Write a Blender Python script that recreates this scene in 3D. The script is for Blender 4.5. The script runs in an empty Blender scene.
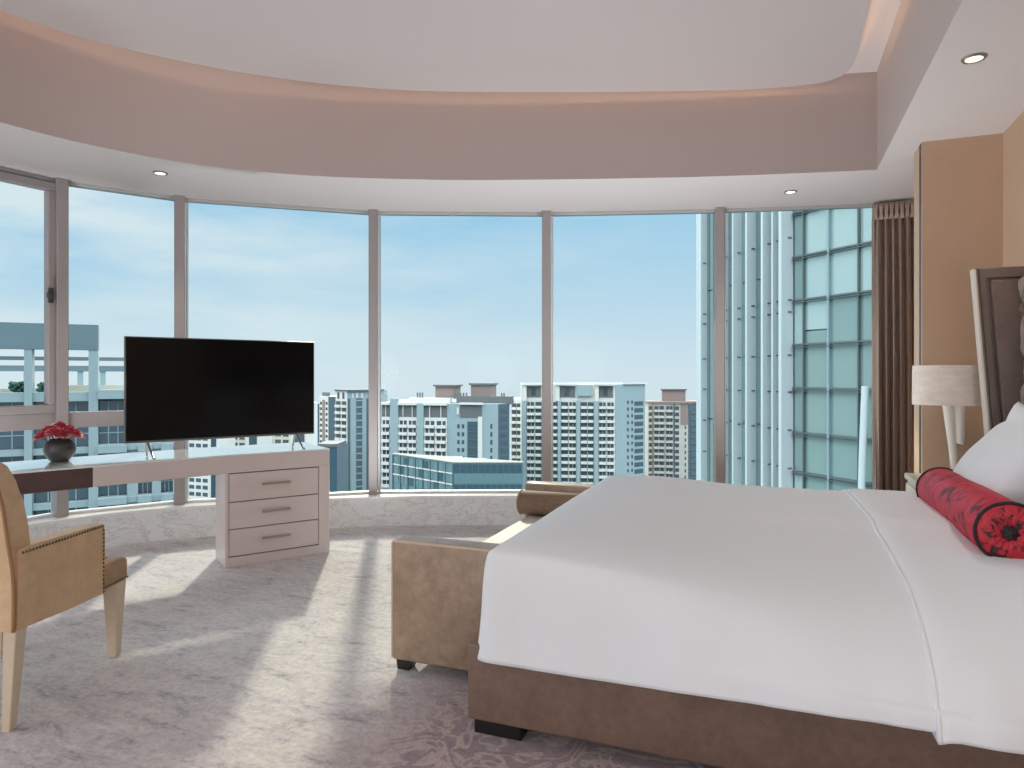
import bpy, bmesh, math, random
from mathutils import Vector, Matrix, noise
random.seed(7)
C = bpy.context.scene
COL = C.collection
PI = math.pi
SOFFIT = 2.74

# ------------------------------------------------------------------ materials
def mat(name, color=(.8, .8, .8), rough=.5, metal=0.0, spec=.5, sheen=0.0, coat=0.0):
    m = bpy.data.materials.new(name)
    m.use_nodes = True
    b = m.node_tree.nodes['Principled BSDF']
    b.inputs['Base Color'].default_value = (*color, 1)
    b.inputs['Roughness'].default_value = rough
    b.inputs['Metallic'].default_value = metal
    b.inputs['Specular IOR Level'].default_value = spec
    if sheen:
        b.inputs['Sheen Weight'].default_value = sheen
    if coat:
        b.inputs['Coat Weight'].default_value = coat
    return m

def lin(r, g, b):
    def c(v):
        v /= 255
        return v / 12.92 if v <= .04045 else ((v + .055) / 1.055) ** 2.4
    return (c(r), c(g), c(b))

def N(m, t, **kw):
    n = m.node_tree.nodes.new(t)
    for k, v in kw.items():
        if k in n.inputs.keys():
            n.inputs[k].default_value = v
        else:
            setattr(n, k, v)
    return n

def L(m, a, b):
    m.node_tree.links.new(a, b)

def coords(m, scale=(1, 1, 1), rotz=0, kind='Object'):
    tc = N(m, 'ShaderNodeTexCoord')
    mp = N(m, 'ShaderNodeMapping')
    mp.inputs['Scale'].default_value = scale
    mp.inputs['Rotation'].default_value = (0, 0, rotz)
    L(m, tc.outputs[kind], mp.inputs['Vector'])
    return mp.outputs['Vector']

def ramp(m, fac, stops):
    r = N(m, 'ShaderNodeValToRGB')
    els = r.color_ramp.elements
    while len(els) < len(stops):
        els.new(.5)
    for e, (p, c) in zip(els, stops):
        e.position = p
        e.color = (*c, 1)
    L(m, fac, r.inputs['Fac'])
    return r.outputs['Color']

def mix(m, fac, a, b, mode='MIX'):
    n = N(m, 'ShaderNodeMix', data_type='RGBA', blend_type=mode)
    for sock, v in ((n.inputs[0], fac), (n.inputs[6], a), (n.inputs[7], b)):
        if hasattr(v, 'is_output'):
            L(m, v, sock)
        elif isinstance(v, (int, float)):
            sock.default_value = v
        else:
            sock.default_value = (*v, 1)
    return n.outputs[2]

def bsdf(m):
    return m.node_tree.nodes['Principled BSDF']

def bump(m, height, strength=.2, dist=.01):
    b = N(m, 'ShaderNodeBump')
    b.inputs['Strength'].default_value = strength
    b.inputs['Distance'].default_value = dist
    L(m, height, b.inputs['Height'])
    L(m, b.outputs['Normal'], bsdf(m).inputs['Normal'])

def noise_tex(m, vec, scale, detail=4, rough=.55, dist=0.0):
    n = N(m, 'ShaderNodeTexNoise')
    n.inputs['Scale'].default_value = scale
    n.inputs['Detail'].default_value = detail
    n.inputs['Roughness'].default_value = rough
    n.inputs['Distortion'].default_value = dist
    L(m, vec, n.inputs['Vector'])
    return n.outputs['Fac']

def mottled(name, c1, c2, scale=6, rough=.5, bscale=120, bstr=.08, sheen=0, spec=.4, stretch=(1, 1, 1), fine=.35, coat=0):
    m = mat(name, c1, rough, spec=spec, sheen=sheen, coat=coat)
    v = coords(m, stretch)
    n1 = noise_tex(m, v, scale, 6, .65)
    n2 = noise_tex(m, v, scale * 5, 5, .7)
    f = mix(m, fine, n1, n2)
    L(m, ramp(m, f, [(.32, c1), (.68, c2)]), bsdf(m).inputs['Base Color'])
    bump(m, noise_tex(m, v, bscale, 3, .6), bstr, .004)
    return m

M = {}
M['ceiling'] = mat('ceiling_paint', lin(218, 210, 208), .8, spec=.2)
M['tray'] = mat('dimmed_tray_paint', lin(198, 188, 186), .8, spec=.2)  # ceiling paint made darker; dimmer light on the tray put into colour
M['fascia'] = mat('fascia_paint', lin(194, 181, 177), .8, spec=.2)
M['mullion'] = mat('taupe_aluminium', lin(158, 151, 150), .38, spec=.5)
M['white_alu'] = mat('white_aluminium', lin(226, 226, 224), .4)
M['head'] = mat('grey_head_frame', lin(182, 180, 178), .4)
M['gasket'] = mat('dark_gasket', lin(70, 64, 62), .6)
M['sill'] = mat('white_sill_stone', lin(238, 238, 238), .25, spec=.5)
M['lacquer'] = mottled('taupe_lacquer', lin(222, 211, 210), lin(215, 204, 203), 3, .32, 60, .01, spec=.5)
M['gap'] = mat('drawer_shadow_gap', lin(58, 50, 50), .7)
M['dark_lacquer'] = mottled('dark_brown_lacquer', lin(96, 76, 76), lin(84, 65, 66), 8, .3, 60, .01)
M['top_glass'] = mat('sky_white_glass_top', lin(242, 247, 246), .04, spec=.8, coat=1.0)  # pale glass whitened further; the sky's reflection is put into the colour
M['steel'] = mat('brushed_steel', lin(168, 162, 156), .3, metal=.9)
M['bronze'] = mat('bronze_nail', lin(126, 104, 78), .4, metal=.8)
M['tv_black'] = mat('tv_screen', (.003, .003, .0035), .16, spec=.22)
M['tv_bezel'] = mat('tv_bezel_grey', lin(96, 96, 98), .35, metal=.5)
M['leather_tan'] = mottled('tan_chair_leather', lin(222, 192, 156), lin(190, 158, 122), 5, .55, 180, .12, spec=.35, fine=.4)
M['leather_seat'] = mottled('brown_seat_leather', lin(190, 158, 122), lin(146, 114, 82), 7, .5, 180, .12, spec=.35)
M['piping_tan'] = mat('tan_piping', lin(160, 122, 84), .55)
M['piping_pale'] = mat('pale_piping', lin(206, 184, 160), .5)
M['leg_cream'] = mottled('cream_lacquer_leg', lin(214, 198, 176), lin(203, 186, 163), 12, .35, 80, .02)
M['leather_bench'] = mottled('brown_bench_leather', lin(180, 156, 132), lin(132, 110, 92), 4.5, .4, 160, .18, spec=.6, fine=.5)
M['leather_base'] = mottled('brown_bed_leather', lin(134, 110, 96), lin(106, 86, 76), 7, .5, 160, .12, spec=.4, fine=.5)
M['bench_seat'] = mottled('cream_bench_seat', lin(216, 212, 204), lin(194, 188, 176), 9, .6, 90, .15, stretch=(1, 3, 1))
M['roll'] = mottled('woven_brown_roll', lin(142, 118, 98), lin(112, 90, 74), 30, .7, 260, .3, stretch=(1, 4, 1))
M['black_wood'] = mat('black_wood', lin(26, 24, 25), .4)
M['velvet'] = mottled('taupe_velvet', lin(120, 102, 94), lin(98, 82, 75), 6, .36, 200, .05, sheen=.35, spec=.5)
M['velvet_lit'] = mat('lit_taupe_velvet', lin(206, 192, 178), .4, sheen=.3)
M['velvet_dark'] = mat('dark_taupe_piping', lin(74, 62, 58), .45)
M['wallpaper'] = mottled('tan_wall_panel', lin(208, 178, 152), lin(198, 169, 144), 2, .6, 220, .05, spec=.25)
M['wall_dark'] = mat('dark_bronze_trim', lin(50, 42, 38), .4, metal=.3)
M['wall_plain'] = mat('plain_wall', lin(226, 214, 206), .8)
M['vase'] = mat('grey_ceramic', lin(60, 61, 62), .32, spec=.5)
M['green'] = mat('rose_leaf', lin(60, 92, 52), .5)
M['lamp_white'] = mat('white_ceramic', lin(238, 232, 220), .25)
M['nightstand'] = mat('pale_nightstand', lin(170, 164, 154), .3)
M['lens'] = mat('downlight_lens', (1, 1, 1), .4)
bsdf(M['lens']).inputs['Emission Color'].default_value = (1, .9, .74, 1)
bsdf(M['lens']).inputs['Emission Strength'].default_value = 2.5
M['led'] = mat('cove_led', (1, .8, .6), .5)
bsdf(M['led']).inputs['Emission Color'].default_value = (1, .68, .45, 1)
bsdf(M['led']).inputs['Emission Strength'].default_value = 5

def m_carpet():
    m = mat('carpet', (.4, .38, .38), .95, spec=.05, sheen=.25)
    tc = N(m, 'ShaderNodeTexCoord')
    P = tc.outputs['Object']
    mp = N(m, 'ShaderNodeMapping')
    mp.inputs['Scale'].default_value = (1.0, 2.4, 1)
    mp.inputs['Rotation'].default_value = (0, 0, .5)
    L(m, P, mp.inputs['Vector'])
    streak = noise_tex(m, mp.outputs['Vector'], 4.5, 9, .8, .5)
    big = noise_tex(m, P, .55, 3, .5, .4)
    fine = noise_tex(m, P, 34, 5, .75)
    greys = ramp(m, streak, [(.34, lin(150, 148, 152)), (.45, lin(202, 200, 202)), (.6, lin(218, 215, 212)), (.72, lin(200, 195, 196))])
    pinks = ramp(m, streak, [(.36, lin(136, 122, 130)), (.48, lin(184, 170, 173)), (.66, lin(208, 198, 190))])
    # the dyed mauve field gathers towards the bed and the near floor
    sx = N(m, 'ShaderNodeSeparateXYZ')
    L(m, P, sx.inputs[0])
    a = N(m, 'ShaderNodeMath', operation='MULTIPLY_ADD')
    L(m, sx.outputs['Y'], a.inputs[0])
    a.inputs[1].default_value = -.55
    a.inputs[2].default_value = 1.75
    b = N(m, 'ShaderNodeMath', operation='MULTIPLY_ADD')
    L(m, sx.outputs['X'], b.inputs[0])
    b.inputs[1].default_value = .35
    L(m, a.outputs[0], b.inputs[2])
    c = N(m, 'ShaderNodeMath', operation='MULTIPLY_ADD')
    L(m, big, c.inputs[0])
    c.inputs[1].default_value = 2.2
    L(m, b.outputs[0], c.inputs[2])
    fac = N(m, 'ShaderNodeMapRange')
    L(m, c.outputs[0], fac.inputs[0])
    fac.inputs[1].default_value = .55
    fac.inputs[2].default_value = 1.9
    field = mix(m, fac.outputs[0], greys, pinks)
    # woven scroll pattern of paler yarn, strongest near the bed foot
    wv = N(m, 'ShaderNodeTexNoise')
    wv.inputs['Scale'].default_value = 5.5
    wv.inputs['Detail'].default_value = 1.5
    wv.inputs['Distortion'].default_value = 2.6
    L(m, P, wv.inputs['Vector'])
    scroll = ramp(m, wv.outputs['Fac'], [(.42, (0, 0, 0)), (.455, (1, 1, 1)), (.53, (1, 1, 1)), (.565, (0, 0, 0))])
    reg = N(m, 'ShaderNodeMapRange')
    L(m, b.outputs[0], reg.inputs[0])
    reg.inputs[1].default_value = -.5
    reg.inputs[2].default_value = .1
    reg.inputs[3].default_value = 0
    reg.inputs[4].default_value = .5
    xr = N(m, 'ShaderNodeMapRange')
    L(m, sx.outputs['X'], xr.inputs[0])
    xr.inputs[1].default_value = -1.5
    xr.inputs[2].default_value = -1.15
    mm = N(m, 'ShaderNodeMath', operation='MULTIPLY')
    L(m, reg.outputs[0], mm.inputs[0])
    L(m, xr.outputs[0], mm.inputs[1])
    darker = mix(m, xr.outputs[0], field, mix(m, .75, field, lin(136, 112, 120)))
    mf = N(m, 'ShaderNodeMath', operation='MULTIPLY')
    L(m, mm.outputs[0], mf.inputs[0])
    L(m, scroll, mf.inputs[1])
    col = mix(m, mf.outputs[0], darker, lin(212, 192, 184))
    speck = ramp(m, fine, [(.36, (.74, .73, .74)), (.56, (1.05, 1.05, 1.05))])
    col = mix(m, .8, col, speck, 'MULTIPLY')
    L(m, col, bsdf(m).inputs['Base Color'])
    bump(m, fine, .5, .012)
    return m
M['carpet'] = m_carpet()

def m_marble():
    m = mat('grey_marble', (.7, .69, .68), .35)
    v = coords(m, (1, 1, 1.6))
    n = noise_tex(m, v, 3.2, 9, .72, .7)
    vein = ramp(m, n, [(.34, lin(212, 216, 219)), (.47, lin(232, 236, 238)), (.5, lin(200, 203, 206)), (.53, lin(234, 238, 240)), (.7, lin(220, 224, 226))])
    L(m, vein, bsdf(m).inputs['Base Color'])
    return m
M['marble'] = m_marble()

def m_glass():
    m = bpy.data.materials.new('window_glass')
    m.use_nodes = True
    nt = m.node_tree
    nt.nodes.remove(nt.nodes['Principled BSDF'])
    out = nt.nodes['Material Output']
    t = N(m, 'ShaderNodeBsdfTransparent')
    t.inputs['Color'].default_value = (.965, .985, .985, 1)
    g = N(m, 'ShaderNodeBsdfGlossy')
    g.inputs['Roughness'].default_value = 0.0
    g.inputs['Color'].default_value = (.07, .07, .07, 1)
    fr = N(m, 'ShaderNodeFresnel', IOR=1.35)
    mx = N(m, 'ShaderNodeMixShader')
    L(m, fr.outputs[0], mx.inputs[0])
    L(m, t.outputs[0], mx.inputs[1])
    L(m, g.outputs[0], mx.inputs[2])
    L(m, mx.outputs[0], out.inputs['Surface'])
    return m
M['glass'] = m_glass()

def m_duvet():
    m = mat('white_cotton', lin(236, 240, 244), .75, spec=.2, sheen=.15)
    v = coords(m)
    h = mix(m, .25, noise_tex(m, v, 3.5, 3, .5, .6), noise_tex(m, v, 14, 3, .5))
    bump(m, h, .12, .02)
    return m
M['duvet'] = m_duvet()
M['sheet'] = mat('white_sheet', lin(238, 242, 246), .7, spec=.2, sheen=.15)

def m_pillow():
    m = mat('white_pillow_cotton', lin(238, 242, 246), .75, spec=.2, sheen=.15)
    bump(m, noise_tex(m, coords(m), 7, 3, .5, 1.2), .25, .02)
    return m
M['pillow'] = m_pillow()

def m_red():
    m = mat('red_satin', lin(196, 40, 66), .5, spec=.3)
    v = coords(m)
    n = noise_tex(m, v, 11, 6, .7, 1.2)
    L(m, ramp(m, n, [(.40, lin(92, 14, 30)), (.46, lin(198, 28, 58)), (.6, lin(210, 38, 68)), (.72, lin(216, 62, 86))]), bsdf(m).inputs['Base Color'])
    bump(m, noise_tex(m, v, 40, 3), .15, .006)
    return m
M['red'] = m_red()

def m_red_end():
    m = mat('red_pleated_end', lin(190, 20, 44), .5, sheen=.2)
    v = coords(m)
    n = noise_tex(m, v, 22, 4, .6, 1.5)
    L(m, ramp(m, n, [(.40, lin(30, 5, 10)), (.46, lin(186, 18, 42)), (.75, lin(206, 36, 60))]), bsdf(m).inputs['Base Color'])
    return m
M['red_end'] = m_red_end()
M['black_cloth'] = mat('black_piping', lin(28, 20, 22), .6)

def m_rose():
    m = mat('rose_red', lin(196, 30, 62), .55, sheen=.3)
    L(m, ramp(m, noise_tex(m, coords(m), 30, 3), [(.35, lin(150, 8, 40)), (.7, lin(222, 40, 84))]), bsdf(m).inputs['Base Color'])
    return m
M['rose'] = m_rose()
M['curtain'] = mottled('brown_satin_curtain', lin(180, 158, 144), lin(160, 139, 126), 3, .36, 200, .04, sheen=.3, stretch=(6, 6, .6))
M['shade'] = mottled('mottled_cream_shade', lin(240, 230, 220), lin(214, 200, 190), 14, .7, 200, .1, stretch=(1, 1, 2.5))
# outside
M['off_wall'] = mottled('pale_blue_concrete', lin(138, 152, 154), lin(128, 143, 145), .6, .8, 4, .02)
M['off_dark'] = mottled('slate_blue_panel', lin(98, 114, 120), lin(90, 106, 112), .5, .7, 4, .02)
M['off_glass'] = mat('dark_blue_glass', lin(58, 76, 88), .12, spec=.9)
M['off_mull'] = mat('window_bars', lin(138, 156, 160), .5)
M['cream'] = mat('cream_parapet', lin(186, 180, 160), .8)
M['plant_green'] = mottled('roof_planting', lin(70, 100, 84), lin(44, 76, 70), 3, .9, 8, .3)
M['tw_white'] = mottled('white_tower_render', lin(210, 206, 197), lin(196, 192, 184), .1, .8, 2, .02)
M['tw_blue'] = mottled('blue_tower_render', lin(146, 160, 162), lin(138, 153, 155), .1, .8, 2, .02)
M['tw_deep'] = mottled('deep_blue_tower_render', lin(80, 94, 102), lin(74, 88, 96), .1, .8, 2, .02)
M['tw_beige'] = mottled('beige_tower_render', lin(184, 178, 170), lin(172, 166, 158), .1, .8, 2, .02)
M['tw_pink'] = mottled('pink_brown_render', lin(138, 120, 114), lin(128, 110, 104), .1, .8, 2, .02)
M['tw_grey'] = mottled('grey_roof_render', lin(104, 104, 102), lin(92, 94, 94), .1, .8, 2, .02)
M['win_dark'] = mat('dark_window', lin(62, 72, 78), .25, spec=.6)
M['win_blue'] = mat('blue_window', lin(58, 76, 86), .15, spec=.8)
M['ground'] = mottled('city_ground', lin(96, 108, 108), lin(76, 92, 92), .02, .9, 1, .02)
M['hill'] = mottled('hazy_hill', lin(150, 176, 190), lin(140, 166, 182), .01, .9, 1, .02)
M['gt_glass'] = mat('teal_glass', lin(140, 162, 158), .06, spec=1.0, metal=.35)
M['gt_glass_b'] = mat('pale_teal_glass', lin(182, 200, 196), .06, spec=1.0, metal=.4)
M['gt_glass_c'] = mat('grey_teal_glass', lin(118, 136, 138), .15, spec=1.0, metal=.3)
M['gt_fin'] = mat('silver_white_fin', lin(198, 204, 204), .35, metal=.1)
M['gt_frame'] = mat('grey_curtain_wall_frame', lin(100, 108, 108), .4, metal=.3)
M['block_glass'] = mottled('teal_block_glass', lin(104, 130, 132), lin(86, 114, 118), .15, .15, 2, .01, spec=.8)
M['block_dark'] = mottled('dark_block_glass', lin(52, 78, 90), lin(44, 70, 84), .2, .12, 2, .01, spec=.8)
M['roof_pale'] = mat('pale_roof', lin(116, 115, 111), .9)

# ------------------------------------------------------------------ mesh helpers
def bm_new():
    return bmesh.new()

def add_box(bm, x0, x1, y0, y1, z0, z1, bevel=0.0, seg=2, X=None):
    vs = [bm.verts.new(p) for p in ((x0, y0, z0), (x1, y0, z0), (x1, y1, z0), (x0, y1, z0), (x0, y0, z1), (x1, y0, z1), (x1, y1, z1), (x0, y1, z1))]
    fs = [bm.faces.new([vs[i] for i in q]) for q in ((3, 2, 1, 0), (4, 5, 6, 7), (0, 1, 5, 4), (1, 2, 6, 5), (2, 3, 7, 6), (3, 0, 4, 7))]
    geom = list(vs)
    if bevel > 0:
        es = list({e for f in fs for e in f.edges})
        r = bmesh.ops.bevel(bm, geom=es, offset=bevel, segments=seg, profile=.5, affect='EDGES', clamp_overlap=True)
        geom = list({v for f in r['faces'] for v in f.verts} | {v for v in vs if v.is_valid})
    if X is not None:
        bmesh.ops.transform(bm, matrix=X, verts=geom)
    return geom

def add_prism(bm, pts, axis_vec, bevel=0.0, seg=2):
    """pts: closed 3D polygon; extruded along axis_vec"""
    a = [bm.verts.new(p) for p in pts]
    av = Vector(axis_vec)
    b = [bm.verts.new(Vector(p) + av) for p in pts]
    fs = [bm.faces.new(list(reversed(a))), bm.faces.new(b)]
    n = len(pts)
    for i in range(n):
        fs.append(bm.faces.new((a[i], a[(i + 1) % n], b[(i + 1) % n], b[i])))
    if bevel:
        es = list(set(fs[0].edges) | set(fs[1].edges))
        bmesh.ops.bevel(bm, geom=es, offset=bevel, segments=seg, profile=.5, affect='EDGES', clamp_overlap=True)
    bmesh.ops.recalc_face_normals(bm, faces=bm.faces)

def add_tube(bm, path, r, seg=8, closed=False, cap=True, rs=None):
    path = [Vector(p) for p in path]
    n = len(path)
    rings = []
    up0 = None
    for i, p in enumerate(path):
        if closed:
            t = (path[(i + 1) % n] - path[i - 1]).normalized()
        else:
            t = (path[min(i + 1, n - 1)] - path[max(i - 1, 0)]).normalized()
        if up0 is None:
            up0 = Vector((0, 0, 1)) if abs(t.z) < .9 else Vector((1, 0, 0))
        s = t.cross(up0).normalized()
        u = s.cross(t).normalized()
        up0 = u
        rr = rs[i] if rs else r
        rings.append([bm.verts.new(p + (s * math.cos(2 * PI * k / seg) + u * math.sin(2 * PI * k / seg)) * rr) for k in range(seg)])
    m = n if closed else n - 1
    for i in range(m):
        a, b = rings[i], rings[(i + 1) % n]
        for k in range(seg):
            bm.faces.new((a[k], a[(k + 1) % seg], b[(k + 1) % seg], b[k]))
    if cap and not closed:
        bm.faces.new(list(reversed(rings[0])))
        bm.faces.new(rings[-1])

def add_lathe(bm, prof, seg=32, center=(0, 0, 0), sx=1.0, sy=1.0, X=None):
    cx, cy, cz = center
    rings = []
    for r, z in prof:
        if r < 1e-6:
            rings.append([bm.verts.new((cx, cy, cz + z))])
        else:
            rings.append([bm.verts.new((cx + sx * r * math.cos(2 * PI * k / seg), cy + sy * r * math.sin(2 * PI * k / seg), cz + z)) for k in range(seg)])
    for a, b in zip(rings, rings[1:]):
        for k in range(seg):
            k2 = (k + 1) % seg
            if len(a) == 1 and len(b) == 1:
                continue
            if len(a) == 1:
                bm.faces.new((a[0], b[k2], b[k]))
            elif len(b) == 1:
                bm.faces.new((a[k], a[k2], b[0]))
            else:
                bm.faces.new((a[k], a[k2], b[k2], b[k]))
    if X is not None:
        bmesh.ops.transform(bm, matrix=X, verts=[v for r in rings for v in r])

def add_grid(bm, rows, closed_u=False):
    vs = [[bm.verts.new(p) for p in r] for r in rows]
    for i in range(len(vs) - 1):
        n = len(vs[i])
        for j in range(n if closed_u else n - 1):
            j2 = (j + 1) % n
            try:
                bm.faces.new((vs[i][j], vs[i][j2], vs[i + 1][j2], vs[i + 1][j]))
            except ValueError:
                pass
    return vs

def obj(name, bm, material, parent=None, smooth=None, org=None, subsurf=0, solid=0.0):
    """org: world point the given coordinates are measured from (parent's location)"""
    bmesh.ops.recalc_face_normals(bm, faces=bm.faces)
    if org is not None:
        bmesh.ops.translate(bm, verts=bm.verts, vec=-Vector(org))
    me = bpy.data.meshes.new(name)
    bm.to_mesh(me)
    bm.free()
    me.materials.append(material)
    o = bpy.data.objects.new(name, me)
    COL.objects.link(o)
    if parent is not None:
        o.parent = parent
    if smooth is not None:
        if smooth >= 180:
            for p in me.polygons:
                p.use_smooth = True
        else:
            for p in me.polygons:
                p.use_smooth = True
            me.set_sharp_from_angle(angle=math.radians(smooth))
    if solid:
        s = o.modifiers.new('solid', 'SOLIDIFY')
        s.thickness = solid
        s.offset = 0
    if subsurf:
        s = o.modifiers.new('sub', 'SUBSURF')
        s.levels = s.render_levels = subsurf
    return o

def thing(name, label, cat, loc=(0, 0, 0), rotz=0, group=None):
    o = bpy.data.objects.new(name, None)
    COL.objects.link(o)
    o.empty_display_size = .1
    o.location = loc
    o.rotation_euler = (0, 0, rotz)
    tag(o, label, cat, group)
    return o

def tag(o, label, cat, group=None):
    o['label'] = label
    o['category'] = cat
    if group:
        o['group'] = group
    return o

def struct(o):
    o['kind'] = 'structure'
    return o

def struct_empty(name, loc=(0, 0, 0)):
    o = bpy.data.objects.new(name, None)
    COL.objects.link(o)
    o.location = loc
    return struct(o)

def catmull(pts, n=8, closed=False):
    pts = [Vector(p) for p in pts]
    out = []
    m = len(pts)
    rng = range(m) if closed else range(m - 1)
    for i in rng:
        if closed:
            p0, p1, p2, p3 = pts[i - 1], pts[i], pts[(i + 1) % m], pts[(i + 2) % m]
        else:
            p0, p1, p2, p3 = pts[max(i - 1, 0)], pts[i], pts[i + 1], pts[min(i + 2, m - 1)]
        for k in range(n):
            t = k / n
            out.append(.5 * ((2 * p1) + (-p0 + p2) * t + (2 * p0 - 5 * p1 + 4 * p2 - p3) * t * t + (-p0 + 3 * p1 - 3 * p2 + p3) * t ** 3))
    if not closed:
        out.append(pts[-1])
    return out

def offset_poly(path, d):
    """offset an open 2D polyline to its left by d"""
    out = []
    n = len(path)
    for i in range(n):
        t = (path[min(i + 1, n - 1)] - path[max(i - 1, 0)]).normalized()
        out.append(Vector((path[i].x - t.y * d, path[i].y + t.x * d)))
    return out

def sweep_rect(bm, path, d0, d1, z0, z1):
    """band following a 2D path: from offset d0 to d1 (left of travel), z0..z1"""
    a, b = offset_poly(path, d0), offset_poly(path, d1)
    rows = []
    for p, q in zip(a, b):
        rows.append([(p.x, p.y, z0), (p.x, p.y, z1), (q.x, q.y, z1), (q.x, q.y, z0)])
    vs = add_grid(bm, rows, closed_u=True)
    bm.faces.new(vs[0])
    bm.faces.new(list(reversed(vs[-1])))

# ------------------------------------------------------------------ the room shell
S = 1.022
MUL = [Vector(p) * S for p in ((-5.10, -1.75), (-5.10, -.3), (-5.10, 1.15), (-5.03, 2.5), (-4.875, 3.46), (-4.44, 4.15), (-3.245, 5.10), (-1.86, 5.68), (-.45, 6.09), (1.10, 6.43))]
curve = catmull(MUL, 10)               # travels from the rear left round to the right; room is on its RIGHT

bm = bm_new()
fl = [(-5.35, -3.2), (1.9, -3.2), (1.9, 6.7)]
add_prism(bm, [(x, y, -.12) for x, y in fl] + [(p.x, p.y, -.12) for p in reversed(offset_poly(curve, .1))], (0, 0, .12))
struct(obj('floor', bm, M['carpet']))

# marble upstand and white sill following the window curve
bm = bm_new()
sweep_rect(bm, curve, -.20, .06, 0, .235)
struct(obj('baseboard_window', bm, M['marble'], smooth=30))
bm = bm_new()
sweep_rect(bm, curve, -.212, .06, .235, .256)
struct(obj('trim_1', bm, M['sill'], smooth=30))

# windows: pane, head, transom and the mullion on its left edge
def mullion(bm, c, tdir, w=.076, d=.12, z0=.25, z1=SOFFIT + .02):
    ang = math.atan2(tdir.y, tdir.x)
    X = Matrix.Translation((c.x, c.y, 0)) @ Matrix.Rotation(ang, 4, 'Z')
    add_box(bm, -w / 2, w / 2, -d, .03, z0, z1, .004, 1, X=X)

def seg_box(bm, a, b, off0, off1, z0, z1, bev=0.0):
    t = (b - a)
    X = Matrix.Translation((a.x, a.y, 0)) @ Matrix.Rotation(math.atan2(t.y, t.x), 4, 'Z')
    add_box(bm, 0, t.length, off0, off1, z0, z1, bev, 1, X=X)

for i in range(len(MUL) - 1):
    a, b = MUL[i], MUL[i + 1]
    t = (b - a).normalized()
    w = struct_empty('window_%d' % (i + 1))
    bm = bm_new()
    seg_box(bm, a, b, -.004, .004, .25, SOFFIT)
    obj('pane', bm, M['glass'], w)
    bm = bm_new()
    seg_box(bm, a, b, -.05, .03, SOFFIT - .022, SOFFIT + .02, .003)
    obj('head_frame', bm, M['head'], w)
    bm = bm_new()
    seg_box(bm, a, b, -.05, .03, .25, .275, .003)
    obj('bottom_frame', bm, M['white_alu'], w)
    if i > 0:
        tt = (MUL[i + 1] - MUL[i - 1]).normalized()
        bm = bm_new()
        mullion(bm, a, tt)
        obj('mullion', bm, M['mullion'], w)
        bm = bm_new()
        tn = Vector((-tt.y, tt.x))
        seg_box(bm, a + t * .046 - tn * .01, a + t * .062 - tn * .01, -.03, .02, .27, SOFFIT - .03)
        obj('glazing_bead', bm, M['white_alu'], w)
    if i in (3, 4):
        bm = bm_new()
        seg_box(bm, a + t * .03, b - t * .03, -.07, .03, .905, 1.02, .004)
        obj('transom', bm, M['mullion'], w)
    if i == 3:                                             # opening sash with its handle
        s = bm_new()
        l = (b - a).length
        seg_box(s, a + t * .05, b - t * .05, -.085, -.02, 1.02, 1.08, .006)
        seg_box(s, a + t * .05, b - t * .05, -.085, -.02, SOFFIT - .10, SOFFIT - .04, .006)
        seg_box(s, a + t * .05, a + t * .11, -.085, -.02, 1.08, SOFFIT - .10, .006)
        seg_box(s, b - t * .105, b - t * .05, -.085, -.02, 1.08, SOFFIT - .10, .006)
        sash = obj('sash_frame', s, M['mullion'], w)
        s = bm_new()
        hp = b - t * .11
        seg_box(s, hp, hp + t * .03, -.11, -.085, 1.82, 1.93, .004)
        seg_box(s, hp - t * .02, hp + t * .012, -.135, -.11, 1.85, 1.895, .006)
        obj('handle', s, M['gasket'], sash)
bm = bm_new()
mullion(bm, MUL[-1], (MUL[-1] - MUL[-2]).normalized())
struct(obj('trim_2', bm, M['mullion']))

# soffit ring, fascia, hung tray and the cove ceiling above it
k = 1.45 / 1.43
rec_far = [Vector(p) * k for p in ((-4.069, 2.557), (-3.93, 3.06), (-3.633, 3.564), (-3.149, 3.996), (-2.536, 4.337), (-1.868, 4.621), (-.5, 5.06), (.665, 5.33))]
rec_far = [Vector((-4.22, -2.4)), Vector((-4.22, 0.2)), Vector((-4.2, 1.7))] + rec_far
rec = catmull(rec_far, 8) + [Vector((.68, 2.0)), Vector((.68, -2.4))]
outer = [Vector((-5.3, -3.1))] + offset_poly(curve, .05) + [Vector((1.9, 6.62)), Vector((1.9, -3.1))]
bm = bm_new()
def loop_edges(bm, pts, z):
    vs = [bm.verts.new((p.x, p.y, z)) for p in pts]
    return [bm.edges.new((vs[i], vs[(i + 1) % len(vs)])) for i in range(len(vs))]
bmesh.ops.triangle_fill(bm, use_beauty=True, edges=loop_edges(bm, outer, SOFFIT) + loop_edges(bm, rec, SOFFIT))
struct(obj('ceiling_soffit', bm, M['ceiling']))
bm = bm_new()
ZC = 3.43
add_grid(bm, [[(p.x, p.y, SOFFIT) for p in rec + [rec[0]]], [(p.x, p.y, ZC) for p in rec + [rec[0]]]])
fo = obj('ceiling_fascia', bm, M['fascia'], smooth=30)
struct(fo)
bm = bm_new()
add_prism(bm, [(-5.5, -3.3, ZC), (2.1, -3.3, ZC), (2.1, 6.9, ZC), (-5.5, 6.9, ZC)], (0, 0, .1))
struct(obj('ceiling', bm, M['ceiling']))
raft_far = [(-4.02, -2.2), (-4.02, .2), (-4.0, 1.7), (-3.969, 2.494), (-3.788, 2.949), (-3.464, 3.398), (-3.016, 3.827), (-2.455, 4.199), (-1.812, 4.482), (-.488, 4.972), (.05, 5.115)]
raft = catmull([Vector(p) for p in raft_far], 8)
raft += catmull([Vector(p) for p in ((.05, 5.115), (.30, 5.13), (.44, 5.03), (.483, 4.82), (.485, 4.5))], 6)[1:] + [Vector((.485, -2.2))]
bm = bm_new()
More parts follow.
